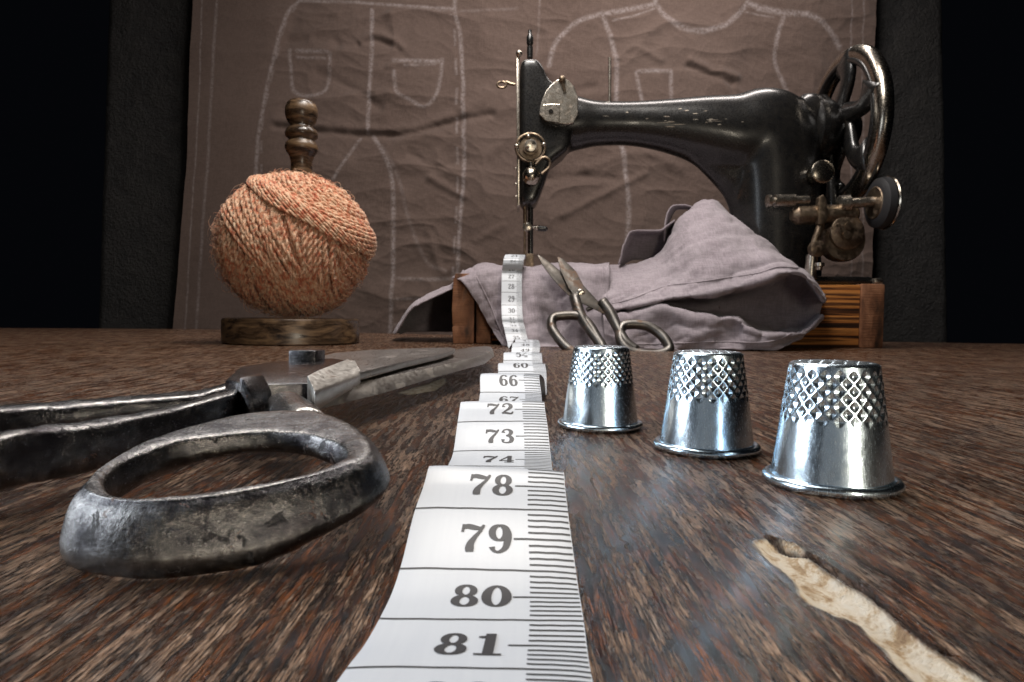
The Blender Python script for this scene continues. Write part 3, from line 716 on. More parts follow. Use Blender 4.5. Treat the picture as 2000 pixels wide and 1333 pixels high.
# ================================================================== LINEN CLOTH over box and bed
def build_linen():
    parts = []
    def sheet(rows, nr=10, nc=18, amp=.28, seed=0, wr=1.0):
        # rows: list of lists of (px, py, Y)
        W = np.array([[tuple(P(a, b, Y)) for (a, b, Y) in r] for r in rows])
        G = np.array([np.array(cr(list(r), nc)) for r in W])                 # along the row
        G = np.transpose(np.array([np.array(cr(list(G[:, j]), nr)) for j in range(G.shape[1])]), (1, 0, 2))
        du = np.gradient(G, axis=1); dv = np.gradient(G, axis=0); n = np.cross(du, dv); n /= np.linalg.norm(n, axis=2, keepdims=True)+1e-9
        x, y, z = G[..., 0], G[..., 1], G[..., 2]
        a = x*.55+z*.30+seed; b = z*.8-x*.25+y*.3
        h = amp*(ridged(a*.55, b*.75, 2, seed)-.45)*1.4+amp*.55*(ridged(a*1.5, b*1.9, 3, seed+9)-.45)*wr+.05*(fbm(x*3, z*3+y, 3, seed+4)-.5)
        G = G+n*h[..., None]
        G[..., 2] = np.maximum(G[..., 2], .04)
        parts.append(G)
    T = BTOP+1.0
    # left drape hanging over the front of the box
    A = [
     [(900,545,82),(940,530,84),(985,530,84),(1040,530,84),(1085,530,84),(1130,530,84),(1190,530,84)],
     [(884,545,68),(940,518,70),(985,520,70),(1040,522,70),(1090,517,70),(1130,516,70),(1190,517,70)],
     [(900,548,64.4),(940,526,65),(985,526,64.6),(1040,530,64.6),(1090,524,65.4),(1130,522,64.6),(1190,524,64.6)],
     [(925,582,64.2),(950,570,63.9),(985,570,63.6),(1040,572,62.6),(1092,570,65.0),(1130,560,62.6),(1190,560,63.2)],
     [(950,625,64),(965,622,63.5),(992,622,62.8),(1040,622,61.2),(1095,620,64.7),(1130,612,61.4),(1190,606,62.2)],
     [(972,662,63),(982,664,62.6),(1000,664,61.6),(1040,664,59.8),(1095,662,63.4),(1130,655,60.2),(1190,650,61.2)],
     [(990,690,60.5),(1000,692,60),(1015,692,59.5),(1040,692,59),(1092,692,60),(1130,690,59.2),(1195,689,59.2)]]
    sheet(A, amp=.22, seed=1)
    # tent to the left of the box, seen from beneath
    B = [
     [(905,540,66.5),(885,562,66.5),(860,576,66),(828,590,66),(806,602,66.5),(790,625,67),(772,653,68)],
     [(905,530,70),(885,556,70),(860,568,70),(828,582,70),(806,594,70),(788,618,71),(768,652,72)],
     [(905,530,76),(885,556,76),(860,568,76),(828,586,76),(808,604,76),(790,628,76),(775,650,77)],
     [(905,560,80),(885,590,80),(860,610,80),(832,624,80),(812,634,80),(798,644,80),(782,652,80)],
     [(905,640,81),(885,648,81),(860,648,81),(835,648,81),(815,648,81),(800,648,81),(784,650,81)]]
    sheet(B, amp=.12, seed=3)
    # right mass: over the bed, bulging, then the open sleeve and its lower lip
    top = [(1170,517),(1240,514),(1290,497),(1314,448),(1340,414),(1385,393),(1430,419),(1480,460),(1540,508),(1580,535),(1608,578)]
    lip = [(1175,610),(1235,601),(1300,586),(1343,581),(1385,578),(1442,565),(1499,549),(1522,537),(1562,536),(1588,558),(1610,590)]
    low = [(1178,616),(1238,609),(1300,599),(1343,613),(1390,618),(1437,622),(1462,640),(1500,653),(1543,653),(1575,646),(1606,616)]
    bot = [(1182,689),(1240,690),(1300,688),(1343,685),(1390,683),(1437,683),(1470,684),(1512,684),(1545,673),(1578,652),(1607,622)]
    lerp = lambda p, q, t: (p[0]+(q[0]-p[0])*t, p[1]+(q[1]-p[1])*t)
    rows = []
    Yt = [70,70,69.5,68.5,67.5,67,66.5,66,65.5,64.5,63.0]; Yl = [61,60,58.8,58,57.6,57.4,57.2,57.2,57.6,58.6,60.4]; Yb = [58.5,58.2,58,57.6,57.2,57,57,57.2,58,59.2,60.6]
    Bk = [(p[0], p[1]+14, y+8) for p, y in zip(top, Yt)]; rows.append(Bk)
    rows.append([(p[0], p[1], y) for p, y in zip(top, Yt)])
    for t_, bul in ((.18, .4), (.42, 1.0), (.68, .9), (.88, .35)):
        r = []
        for i in range(11):
            p = lerp(top[i], lip[i], t_); y = Yt[i]+(Yl[i]-Yt[i])*min(1, t_**.7)-bul*(.7+.5*math.sin(i*1.9))
            r.append((p[0], p[1], y))
        rows.append(r)
    rows.append([(p[0], p[1], y) for p, y in zip(lip, Yl)])
    for t_, dY in ((.04, 4.0), (.30, 7.2), (.86, 7.2), (.97, 3.2)):
        rows.append([(lerp(lip[i], low[i], t_)[0]-(3 if t_ < .1 else 5)*(i > 8), lerp(lip[i], low[i], t_)[1], min(64.7, Yl[i]+dY)) for i in range(11)])
    rows.append([(p[0], p[1], y) for p, y in zip(low, [a-.1 for a in Yl])])
    for t_ in (.35, .7):
        rows.append([(lerp(low[i], bot[i], t_)[0], lerp(low[i], bot[i], t_)[1], Yl[i]+(Yb[i]-Yl[i])*t_-.5*math.sin(i*2.1+t_)) for i in range(11)])
    rows.append([(p[0], p[1], y) for p, y in zip(bot, Yb)])
    sheet(rows, 9, 18, .32, 5, .6)
    # folded flap standing behind the left shoulder of the big bulge
    Fl = [
     [(1208,517,68),(1222,470,68),(1232,452,68),(1262,450,68),(1292,449,68),(1318,430,68.5)],
     [(1213,517,70),(1227,474,70.5),(1240,462,71),(1265,462,71),(1292,462,71),(1316,440,71)],
     [(1213,522,71),(1230,510,71.5),(1245,508,71.5),(1270,508,71.5),(1292,506,71.5),(1320,490,71.5)]]
    sheet(Fl, 8, 10, .10, 8)
    Cap = [
     [(1296,470,69),(1300,430,69),(1312,404,69),(1335,400,69),(1352,404,69)],
     [(1300,480,70.5),(1306,440,71),(1318,412,71.5),(1338,408,71.5),(1356,412,71)]]
    sheet(Cap, 8, 10, .08, 9)
    # join all sheets into one cloth
    V = []; Fc = []; n = 0
    for G in parts:
        nr, nc = G.shape[:2]; idx = np.arange(nr*nc).reshape(nr, nc)+n; V.append(G.reshape(-1, 3)); n += nr*nc
        Fc += np.stack([idx[:-1, :-1], idx[:-1, 1:], idx[1:, 1:], idx[1:, :-1]], -1).reshape(-1, 4).tolist()
    o = meshobj('linen_cloth', np.concatenate(V).tolist(), Fc, M_linen)
    s = o.modifiers.new('s', 'SOLIDIFY'); s.thickness = .14; s.offset = 0; bake(o)
    o.data.polygons.foreach_set('use_smooth', [True]*len(o.data.polygons))
    tag(o, 'crumpled mauve-grey linen garment draped over the front of the wooden box', 'garment')
    # stitched seam of the hem
    from mathutils.bvhtree import BVHTree
    bm = bmesh.new(); bm.from_mesh(o.data); tree = BVHTree.FromBMesh(bm); bm.free()
    for line in ([(1195,594),(1235,584),(1300,560),(1360,552),(1420,543),(1480,534),(1520,522),(1560,524)], [(1178,522),(1182,550),(1186,575),(1190,598)], [(930,540),(955,590),(975,640),(996,678)], [(1200,674),(1300,672),(1400,668),(1500,668),(1560,645)]):
        pts = []
        for a, b in cr(line, 12):
            hit, nrm, _, _ = tree.ray_cast(CAM, ray(a, b).normalized())
            if hit is not None: pts.append(hit+nrm*.0)
        mb = MB(); mb.tube(pts, .07, 6); mb.build('hem_seam', M_linen, o, angle=None)
    return o
build_linen()

# ================================================================== YARN STAND AND BALL
def build_yarn():
    cx = P(571, 660, 63).x; t = thing('yarn_stand', 'dark turned wooden stand carrying the ball of orange yarn', 'stand', (cx, 63, 0))
    mb = MB(); mb.lathe((cx, 63, 0), (0, 0, 1), [(0, 6.05), (.12, 6.2), (2.1, 6.2), (2.28, 6.1), (2.34, 5.9), (2.34, .1)], 96); mb.build('base', M_turned, t, angle=40)
    sx = P(589, 300, 63).x
    prof = [(206,0),(197.5,12),(199,22),(204,27),(214,30.5),(226,30.5),(238,27),(246,21),(250,22),(254,28),(262,31),(268,30),(273,24),(276,24),(281,29),(289,31.5),(297,29),(304,24),(316,20),(334,20),(352,23),(420,24),(600,24)]
    q = sorted([(P(589, y, 63).z, r*63/FPX) for y, r in prof[1:]]); 
    mb = MB(); mb.lathe((sx, 63, 2.3), (0, 0, 1), [(z-2.3, r) for z, r in q if z > 2.35]+[(q[-1][0]-2.3+.02, .01)], 48)
    mb.build('spindle', M_turned, t, angle=60)
    adopt(t)
    # ball
    C = Vector((P(577, 482, 63).x, 63, P(577, 482, 63).z)); rx, rz = 6.78, 6.42
    V = []; Fc = []; nv = 0
    def ply_strand(n, d, rad, a0=0, a1=2*math.pi, sr=.20, wob=.12, seed=0):
        nonlocal nv
        n = Vector(n).normalized(); e1 = n.orthogonal().normalized()
        e1 = Vector((0, -1, 0)); e1 = (e1-n*e1.dot(n)).normalized(); e2 = n.cross(e1)
        if abs(d) > .985: return
        rr = math.sqrt(1-d*d); L = rr*7.2*(a1-a0); k = max(24, int(L/.17))
        ts = np.linspace(a0, a1, k)
        N = np.array(n); E1 = np.array(e1); E2 = np.array(e2)
        dd = d+wob/7*(np.sin(ts*3+seed)+.6*np.sin(ts*7+seed*2.3))
        rr = np.sqrt(np.clip(1-dd*dd, 0, 1))
        base = N*dd[:, None]+(E1*np.cos(ts)[:, None]+E2*np.sin(ts)[:, None])*rr[:, None]
        ctr = base*np.array([rx, rx, rz])*rad
        tan = np.gradient(ctr, axis=0); tan /= np.linalg.norm(tan, axis=1, keepdims=True)
        nor = base/np.linalg.norm(base, axis=1, keepdims=True); bi = np.cross(tan, nor)
        s = np.concatenate([[0], np.cumsum(np.linalg.norm(np.diff(ctr, axis=0), axis=1))])
        for ph in (0, math.pi):
            w_ = s*2*math.pi/1.5+ph+seed
            c2 = ctr+(nor*np.cos(w_)[:, None]+bi*np.sin(w_)[:, None])*sr*.52
            m_ = 5; ang = np.arange(m_)*2*math.pi/m_
            ring = c2[:, None, :]+(nor[:, None, :]*np.cos(ang)[None, :, None]+bi[:, None, :]*np.sin(ang)[None, :, None])*sr*.66
            idx = np.arange(k*m_).reshape(k, m_)+nv; idx2 = np.roll(idx, -1, 1)
            V.append(ring.reshape(-1, 3)); Fc.extend(np.stack([idx[:-1], idx2[:-1], idx2[1:], idx[1:]], -1).reshape(-1, 4).tolist()); nv += k*m_
    def dirn(deg, yaw=0): a = math.radians(deg); b = math.radians(yaw); return (math.cos(a)*math.cos(b), math.sin(b), math.sin(a)*math.cos(b))
    # deep layer, then the visible near-upright wraps, then slanting ones
    front = (-1.9, 1.9)
    for i in range(46): ply_strand(dirn(8+rng.normal(0, 5), rng.normal(0, 8)), -.97+1.94*i/45, .955+rng.uniform(0, .01), *front, seed=i)
    tilts = [-7, 4, -2, 10, 1, 16, 6, 20, 9, 2, 14, -3]; di = -.98; gi = 0
    while di < .97:
        n_ = int(rng.integers(4, 8)); tl = tilts[gi % 12]+rng.normal(0, 2); lift = .985+.022*(gi % 2)+rng.uniform(-.004, .006)
        for q_ in range(n_): ply_strand(dirn(tl+rng.normal(0, .8), rng.normal(0, 3)), min(.975, di+q_*.052), lift+.005*math.sin(q_*2), *front, seed=gi*3+q_*1.7, sr=.20, wob=.06)
        di += n_*.042; gi += 1
    for i in range(7): ply_strand(dirn(27+rng.normal(0, 1.5), 0), -.26+.058*i, 1.022+.004*math.sin(i*2), -1.5, 1.5, seed=i*.9, sr=.20, wob=.05)
    for i in range(3): ply_strand(dirn(36, 6), -.42+.058*i, 1.03, -1.4, 1.5, seed=i*2.1, sr=.20, wob=.05)
    for i in range(6): ply_strand(dirn(-4+rng.normal(0, 1)), .40+.058*i, 1.018, -1.3, 1.8, seed=i*1.3, wob=.05, sr=.20)
    # cap wound along the slanting band
    for i in range(15): ply_strand(dirn(61+rng.normal(0, 1.6), -4), .54+.43*i/14, 1.03+rng.uniform(-.004, .008), -3.1, 3.1, seed=i*1.1, wob=.08, sr=.24)
    for i in range(8): ply_strand(dirn(61+(i-4)*.9, -4), .46+.027*i, 1.06+.026*math.sin(math.pi*i/7), -2.9, 2.9, seed=i*.7, sr=.20, wob=.09)
    # core so nothing shows through
    core = MB(); core.ball((0, 0, 0), 1, 40, sc=(rx*.94, rx*.94, rz*.94)); cv = np.array([tuple(v) for v in core.v]); V.append(cv); Fc.extend([[i+nv for i in f] for f in core.f]); nv += len(cv)
    o = meshobj('yarn_ball', (np.concatenate(V)+np.array(C)).tolist(), Fc, M_yarn)
    tag(o, 'fuzzy orange and tan tweed yarn wound in a ball on the wooden stand', 'yarn ball')
    # loose fibres
    mb = MB()
    for i in range(2200):
        v = rng.normal(0, 1, 3); v /= np.linalg.norm(v); v[1] = -abs(v[1])*rng.choice([1, .3]); v /= np.linalg.norm(v)
        p = C+Vector((v[0]*rx, v[1]*rx, v[2]*rz))*1.02
        nn = Vector(v); tt = Vector(rng.normal(0, 1, 3)); tt = (tt-nn*tt.dot(nn)).normalized()
        L = rng.uniform(.25, .9) if rng.random() > .06 else rng.uniform(.9, 1.6); pts = []; cv_ = rng.uniform(-.6, .6)
        bb = nn.cross(tt); lift = rng.uniform(.12, .65)
        for s in np.linspace(0, 1, 5): pts.append(p+tt*L*s+bb*cv_*L*s*s+nn*lift*L*math.sin(math.pi*.7*s))
        mb.tube(pts, [.022, .022, .02, .016, .01], 3, cap=False)
    f = mb.build('loose_fibres', M_yarn, o, angle=None)
    f['kind'] = 'stuff'
build_yarn()

# ================================================================== THIMBLES
def build_thimble(px, py, width_px, n_d, label, rows=7, hr=.83, seed=0, dent=False):
    c = PZ(px, py, .06); D = (c-CAM).length
    Rr = width_px/2*c.y/FPX*.955; H = hr*2*Rr
    t = thing('thimble', label, 'thimble', (c.x, c.y, 0), 'zinc thimbles in a row')
    N = n_d*16; M = 170
    th = np.linspace(0, 2*math.pi, N, endpoint=False)[None, :]; s = np.linspace(0, 1, M)[:, None]
    Rb, Rt = Rr*.865, Rr*.645
    # profile: side wall going up, rounded shoulder, slightly domed top
    prof = [(Rb*1.03, .03*H), (Rb*1.0, .10*H), (Rb+(Rt-Rb)*.45, .50*H), (Rt*1.015, .93*H), (Rt*.985, .965*H), (Rt*.93, .985*H), (Rt*.80, .992*H), (Rt*.4, 1.0*H), (0.001, 1.0*H)]
    pp = np.array(cr(prof, 30)); L = np.concatenate([[0], np.cumsum(np.hypot(*np.diff(pp, axis=0).T))]); Ls = np.linspace(0, L[-1], M)
    pr = np.interp(Ls, L, pp[:, 0])[:, None]; pz = np.interp(Ls, L, pp[:, 1])[:, None]
    tr = np.gradient(pr, axis=0); tz = np.gradient(pz, axis=0); q = np.hypot(tr, tz); nr, nz = tz/q, -tr/q
    disp = np.zeros((M, N))
    sp = 2*math.pi*Rt*1.06/n_d
    side_top = .93*H; rs = sp*.56
    for r in range(rows):
        z0 = side_top-.03*H-r*rs; ph = (r % 2)*.5
        a = (th*n_d/(2*math.pi)+ph); a = a-np.round(a)
        dx = a*sp*(pr/Rt); dz = pz-z0
        rad = sp*.47
        d = (.6*(np.abs(dx)+np.abs(dz))+.4*np.sqrt(dx*dx+dz*dz)*1.15)/rad; side = (pz < side_top+.04*H)
        disp -= np.where((d < 1) & side, (1-np.clip(d, 0, 1))**.85, 0)*sp*.15*(1-.45*(r == rows-1))
    # top dimples on a hex lattice
    X = pr*np.cos(th); Yv = pr*np.sin(th); g = sp*.95
    for sh in ((0, 0), (.5, .866)):
        ax = (X/g-sh[0]); ay = (Yv/(g*1.732)-sh[1]/1.732); ax -= np.round(ax); ay -= np.round(ay)
        d = np.hypot(ax*g, ay*g*1.732)/(g*.34)
        disp -= np.where((d < 1) & (pr < Rt*.84) & (pz > .97*H), (1-d**2)**2, 0)*sp*.09
    disp += .004*(fbm(th*3+s*0, s*6, 3, seed)-.5)*2
    ovl = 1+.006*np.cos(2*th+seed)
    V = np.stack([(pr+nr*disp)*np.cos(th)*ovl, (pr+nr*disp)*np.sin(th)*ovl, pz+nz*disp], -1)
    b = gridmesh('cap', V, M_zinc, t, closed_u=True)
    # rolled rim
    A = np.linspace(0, 2*math.pi, 181)[:-1]; cr_ = Rr*.078
    pts = []; rr = []
    for a in A:
        k = 1+.006*math.sin(3*a+seed)+.004*math.sin(11*a)
        pts.append(Vector(((Rr-cr_)*k*math.cos(a), (Rr-cr_)*k*math.sin(a), cr_*1.02+.006*math.sin(5*a+seed)))); rr.append(cr_*(1+.06*math.sin(7*a+seed)))
    mb = MB(); mb.tube(pts, rr, 14, closed=True, up=(0, 0, 1))
    mb.build('rolled_rim', M_zinc, t, angle=None)
    # flare between cap and rim
    V2 = []
    for q_ in np.linspace(0, 1, 10):
        r_ = Rb*1.03+(Rr*.955-Rb*1.03)*q_**1.6; z_ = .085*H-(.085*H-cr_*1.4)*(1-(1-q_)**1.6)
        V2.append(np.stack([r_*np.cos(A), r_*np.sin(A), np.full(180, z_)], -1))
    gridmesh('flared_hem', np.array(V2), M_zinc, t, closed_u=True)
    t.rotation_euler.z = seed*.7
    return t
build_thimble(1172, 829, 175, 26, 'smallest-looking shiny thimble with fine dimples, next to the tape measure', 8, .955, 1)
build_thimble(1379, 872, 213, 22, 'shiny metal thimble standing between the two other thimbles', 7, .955, 2)
build_thimble(1622, 938, 266, 22, 'large shiny dimpled thimble nearest the scar in the table, rightmost in the row', 7, .955, 3)

# ================================================================== TAPE MEASURE
WT = 1.9
def build_tape():
    ctl = []      # (v, centre, across)
    def ed(v, lx, ly, rx, ry, Y):
        a = P(lx, ly, Y); b = P(rx, ry, Y); ctl.append((v, (a+b)/2, (b-a).normalized()))
    def fl(v, cx, Y, z, tw=0): c = P(cx, 640, Y); ctl.append((v, Vector((c.x, Y, z)), Vector((1, 0, tw)).normalized()))
    for v, lx, rx, y, Y in [(21.6,988,1028,505,66),(22.5,987,1027,497,64.3),(23.4,984,1024,504,62.9),(24.4,982,1023,514,62.6),(26.4,979,1021,531,62.9),(27.5,978,1021,549,62.4),(28.5,978,1021,571,61.9),
                            (29.5,979,1020,596,61.3),(30.5,979,1022,616,60.4),(32.4,980,1025,632,60.0),(33.5,983,1027,640,59.6),(34.5,985,1030,652,59.3),(35.5,989,1034,667,58.6),(36.6,993,1036,680,57.4)]:
        ed(v, lx, y, rx, y+1, Y)
    fl(38, 1020, 55.5, .35); fl(40, 1028, 54, .9); fl(41, 1030, 52.5, .85); fl(43, 1030, 50.6, .25); fl(46, 1030, 47.5, .55); fl(47, 1028, 46.4, .95); fl(48.2, 1028, 45.2, .8); fl(50, 1026, 43.4, .2)
    fl(51.6, 1026, 36.5, .4); fl(53.2, 1024, 34.0, .85); fl(53.6, 1022, 33.5, 1.0); fl(54.6, 1022, 32.4, .62); fl(56, 1022, 31, .15); fl(58.6, 1024, 28.3, .35)
    fl(59.3, 1026, 27.5, .82); fl(59.65, 1021, 27.1, .93); fl(60.5, 1021, 26.2, .66); fl(61.6, 1020, 25.2, .25); fl(63, 1018, 24.0, .12); fl(64.6, 1012, 22.7, .35)
    fl(65.15, 1008, 22.2, .80); fl(65.55, 999, 21.7, .98); ed(66.5, 935, 766, 1060, 768, 20.6); fl(67.6, 998, 19.5, .22); fl(69.3, 995, 17.9, .12); fl(70.6, 990, 16.4, .22)
    fl(71.2, 984, 15.6, .62); ed(71.58, 899, 784, 1064, 784, 15.15); ed(72.0, 895, 800, 1067, 800, 14.7)
    ed(72.5, 891, 824, 1071, 823, 14.05); ed(73.5, 882, 881, 1078, 880, 12.95); fl(74.5, 979, 12.0, .14); fl(75.8, 976, 10.8, .12); fl(76.7, 972, 10.0, .2)
    fl(77.15, 968, 9.68, .50); ed(77.52, 838, 908, 1101, 919, 9.36); ed(78.0, 824, 945, 1108, 953, 8.85)
    ed(78.5, 808, 991, 1113, 998, 8.2); ed(79.5, 778, 1109, 1129, 1119, 7.06); ed(80.5, 737, 1216, 1144, 1223, 6.08); ed(81.5, 672, 1302, 1159, 1311, 5.06)
    c, a = ctl[-1][1], ctl[-1][2]
    ctl.append((82.5, c+Vector((-.03, -.98, .14)), a)); ctl.append((83.5, c+Vector((-.07, -1.95, .22)), a)); ctl.append((85.5, c+Vector((-.15, -3.9, .1)), a)); ctl.append((88, c+Vector((-.25, -6.4, -.1)), a))
    vs = np.array([q[0] for q in ctl]); Cc = np.array([tuple(q[1]) for q in ctl]); Ac = np.array([tuple(q[2]) for q in ctl])
    # cubic Hermite with finite-difference tangents on uneven knots
    def interp(K, v):
        v = np.atleast_1d(v); i = np.clip(np.searchsorted(vs, v)-1, 0, len(vs)-2)
        d = (K[1:]-K[:-1])/(vs[1:]-vs[:-1])[:, None]; hh = (vs[1:]-vs[:-1])
        T = np.zeros_like(K); T[0] = d[0]; T[-1] = d[-1]
        T[1:-1] = (d[:-1]*hh[1:, None]+d[1:]*hh[:-1, None])/(hh[1:]+hh[:-1])[:, None]
        h = hh[i][:, None]; t = ((v-vs[i])[:, None])/h
        return K[i]*(2*t**3-3*t**2+1)+T[i]*h*(t**3-2*t**2+t)+K[i+1]*(-2*t**3+3*t**2)+T[i+1]*h*(t**3-t**2)
    def surf(v, u, off=0.0):            # u 0..1 left to right
        v = np.asarray(v, float); u = np.asarray(u, float)
        c = interp(Cc, v); a = interp(Ac, v); a /= np.linalg.norm(a, axis=1, keepdims=True)
        tn = interp(Cc, v+.02)-interp(Cc, v-.02); tn /= np.linalg.norm(tn, axis=1, keepdims=True)
        n = np.cross(tn, a); n /= np.linalg.norm(n, axis=1, keepdims=True)
        n = np.where((n[:, 2:3] < -.2), -n, n)
        s = (u-.5)*WT
        curl = -.02*(np.abs(u-.5)*2)**6
        q = c+a*s[:, None]+n*(curl+off)[:, None]
        z = q[:, 2]-.055; q[:, 2] = .055+off+.5*(z-off+np.sqrt((z-off)**2+.001))       # rests on the table, never in it
        return q
    vv = []; v = vs[0]
    vv = np.concatenate([np.arange(vs[0]+.03, 70, .12), np.arange(70, 87.9, .035)])
    # make sure normals face up or forward consistently
    uu = np.concatenate([[0, .004, .02], np.linspace(.06, .94, 15), [.98, .996, 1]])
    VG, UG = np.meshgrid(vv, uu, indexing='ij')
    G = surf(VG.ravel(), UG.ravel(), 0.0).reshape(len(vv), len(uu), 3)
    nr, nc = G.shape[:2]; idx = np.arange(nr*nc).reshape(nr, nc)
    Vs = [G.reshape(-1, 3)]; Fs = np.stack([idx[:-1, :-1], idx[:-1, 1:], idx[1:, 1:], idx[1:, :-1]], -1).reshape(-1, 4).tolist(); nv = nr*nc
    o = meshobj('tape_strip', Vs[0].tolist(), Fs, [M_tape])
    so = o.modifiers.new('s', 'SOLIDIFY'); so.thickness = .035; so.offset = -1 ; 
    # find which way the face normal points, so that the thickness goes under the print
    me = o.data; nz = sum(p.normal.z for p in me.polygons[:]) ; so.offset = -1 if nz > 0 else 1
    bake(o); o.data.polygons.foreach_set('use_smooth', [True]*len(o.data.polygons)); o.data.set_sharp_from_angle(angle=math.radians(60))
    # ---- print: ticks and numerals lying on the surface
    IV = []; IF = []; ni = 0
    def quadstrip(v0, v1, u0, u1, off=.006, nu=8):
        nonlocal ni
        us = np.linspace(u0, u1, nu+1); vj = .003*np.sin(us*60+v0*7)
        a = surf(np.full(nu+1, v0)+vj, us, off); b = surf(np.full(nu+1, v1)+vj, us, off)
        IV.append(a); IV.append(b)
        for i in range(nu): IF.append([ni+i, ni+i+1, ni+nu+1+i+1, ni+nu+1+i])
        ni += 2*(nu+1)
    def E(cx, cy, rx_, ry_, thin, thick): return [(cx+rx_*math.cos(a), cy+ry_*math.sin(a), thin+(thick-thin)*abs(math.cos(a))**1.3) for a in np.linspace(0, 2*math.pi, 29)]
    six = [[(.47,.80,.13),(.44,.90,.08),(.38,.96,.06),(.28,.95,.08),(.16,.80,.13),(.11,.5,.17),(.12,.28,.17),(.18,.1,.12),(.30,.035,.06)], ('E', .31, .30, .165, .255, .055, .16)]
    DG = {
     '0': [('E', .30, .5, .205, .455, .06, .19)],
     '1': [[(.31,.02,.17),(.31,.99,.17)], [(.31,.93,.05),(.22,.86,.06),(.10,.84,.05)], [(.08,.03,.055),(.54,.03,.055)]],
     '2': [[(.13,.70,.15),(.14,.77,.13)], [(.10,.76,.06),(.14,.90,.06),(.28,.97,.07),(.42,.88,.14),(.45,.72,.17),(.36,.52,.13),(.20,.30,.08),(.08,.10,.06)], [(.07,.09,.09),(.18,.15,.14),(.32,.10,.15),(.44,.07,.12),(.52,.16,.06),(.54,.26,.05)]],
     '3': [[(.12,.74,.14),(.13,.80,.13)], [(.10,.80,.06),(.15,.92,.06),(.28,.97,.06),(.41,.88,.13),(.44,.75,.16),(.38,.60,.12),(.24,.53,.06)], [(.24,.53,.06),(.40,.47,.11),(.47,.30,.17),(.42,.10,.13),(.28,.03,.06),(.14,.07,.06),(.09,.16,.07)], [(.11,.20,.14),(.12,.26,.13)]],
     '4': [[(.38,.97,.06),(.20,.62,.06),(.03,.30,.06)], [(.03,.28,.07),(.57,.28,.07)], [(.40,.97,.15),(.40,.03,.15)], [(.22,.03,.055),(.57,.03,.055)]],
     '5': [[(.11,.96,.05),(.10,.72,.05),(.09,.50,.05)], [(.11,.90,.13),(.28,.87,.15),(.46,.92,.10)], [(.10,.52,.06),(.26,.61,.07),(.42,.54,.13),(.48,.33,.18),(.41,.10,.13),(.26,.03,.06),(.12,.09,.07)], [(.11,.20,.14),(.12,.25,.13)]],
     '6': six,
     '7': [[(.055,.70,.05),(.075,.97,.06)], [(.07,.86,.10),(.18,.90,.15),(.34,.86,.14),(.46,.84,.09),(.54,.90,.06)], [(.55,.96,.05),(.48,.76,.06),(.36,.54,.09),(.27,.32,.15),(.25,.14,.19),(.26,.02,.16)]],
     '8': [('E', .30, .745, .155, .215, .055, .14), ('E', .30, .275, .185, .24, .055, .165)],
     '9': 'R6'}
    def flip(st): return ('E', .60-st[1], 1-st[2], *st[3:]) if st[0] == 'E' else [(.60-x, 1-y, w_) for x, y, w_ in st]
    DG['9'] = [flip(s_) for s_ in six]
    HN = .45; WD = .315      # numeral height along the tape (cm); advance per digit in u
    def digit(ch, v0, u0):
        nonlocal ni
        for si, st in enumerate(DG[ch]):
            pts = E(*st[1:]) if st[0] == 'E' else [tuple(a) for a in (cr(st, 6) if len(st) > 2 else st)]
            p2 = np.array([(a[0], a[1]) for a in pts]); w_ = np.array([a[2] for a in pts])*.98+.016
            tg = np.gradient(p2, axis=0)
            if st[0] == 'E': tg[0] = tg[-1] = p2[1]-p2[-2]
            tg /= np.linalg.norm(tg, axis=1, keepdims=True)+1e-9; nn = np.stack([-tg[:, 1], tg[:, 0]], 1)
            # straight strokes get even resolution
            Lp = p2+nn*w_[:, None]/2; Rp = p2-nn*w_[:, None]/2
            conv = lambda q: surf(v0+(.5-q[:, 1])*HN, u0+q[:, 0]*WD*.5/.6/WT*1.9, .006+.001*si)
            IV.append(conv(Lp)); IV.append(conv(Rp)); k = len(p2)
            for i in range(k-1): IF.append([ni+i, ni+i+1, ni+k+i+1, ni+k+i])
            ni += 2*k
    for cm in range(22, 84):
        far = cm < 71
        if cm+.5 < 87 : quadstrip(cm+.5-.012*(1.6 if far else 1), cm+.5+.012*(1.6 if far else 1), .0, 1.0, nu=14)
        for j in range(1, 10):
            v = cm-.5+j*.1; u0 = .735
            if j == 5: u0 = .645
            quadstrip(v-.0125, v+.0125, u0, .995, nu=5)
        if cm < 83:
            s_ = str(cm); digit(s_[0], cm, .315); digit(s_[1], cm, .315+.165)
    ink = meshobj('printed_scale', np.concatenate(IV).tolist(), IF, M_ink, smooth=False)
    t = thing('tape_measure', 'white tape measure with black numbers running over the table and the cloth', 'tape measure', (0, 12, 0))
    o.parent = t; ink.parent = o
    bpy.context.view_layer.update(); o.matrix_parent_inverse = Matrix.Translation(t.location).inverted()
build_tape()

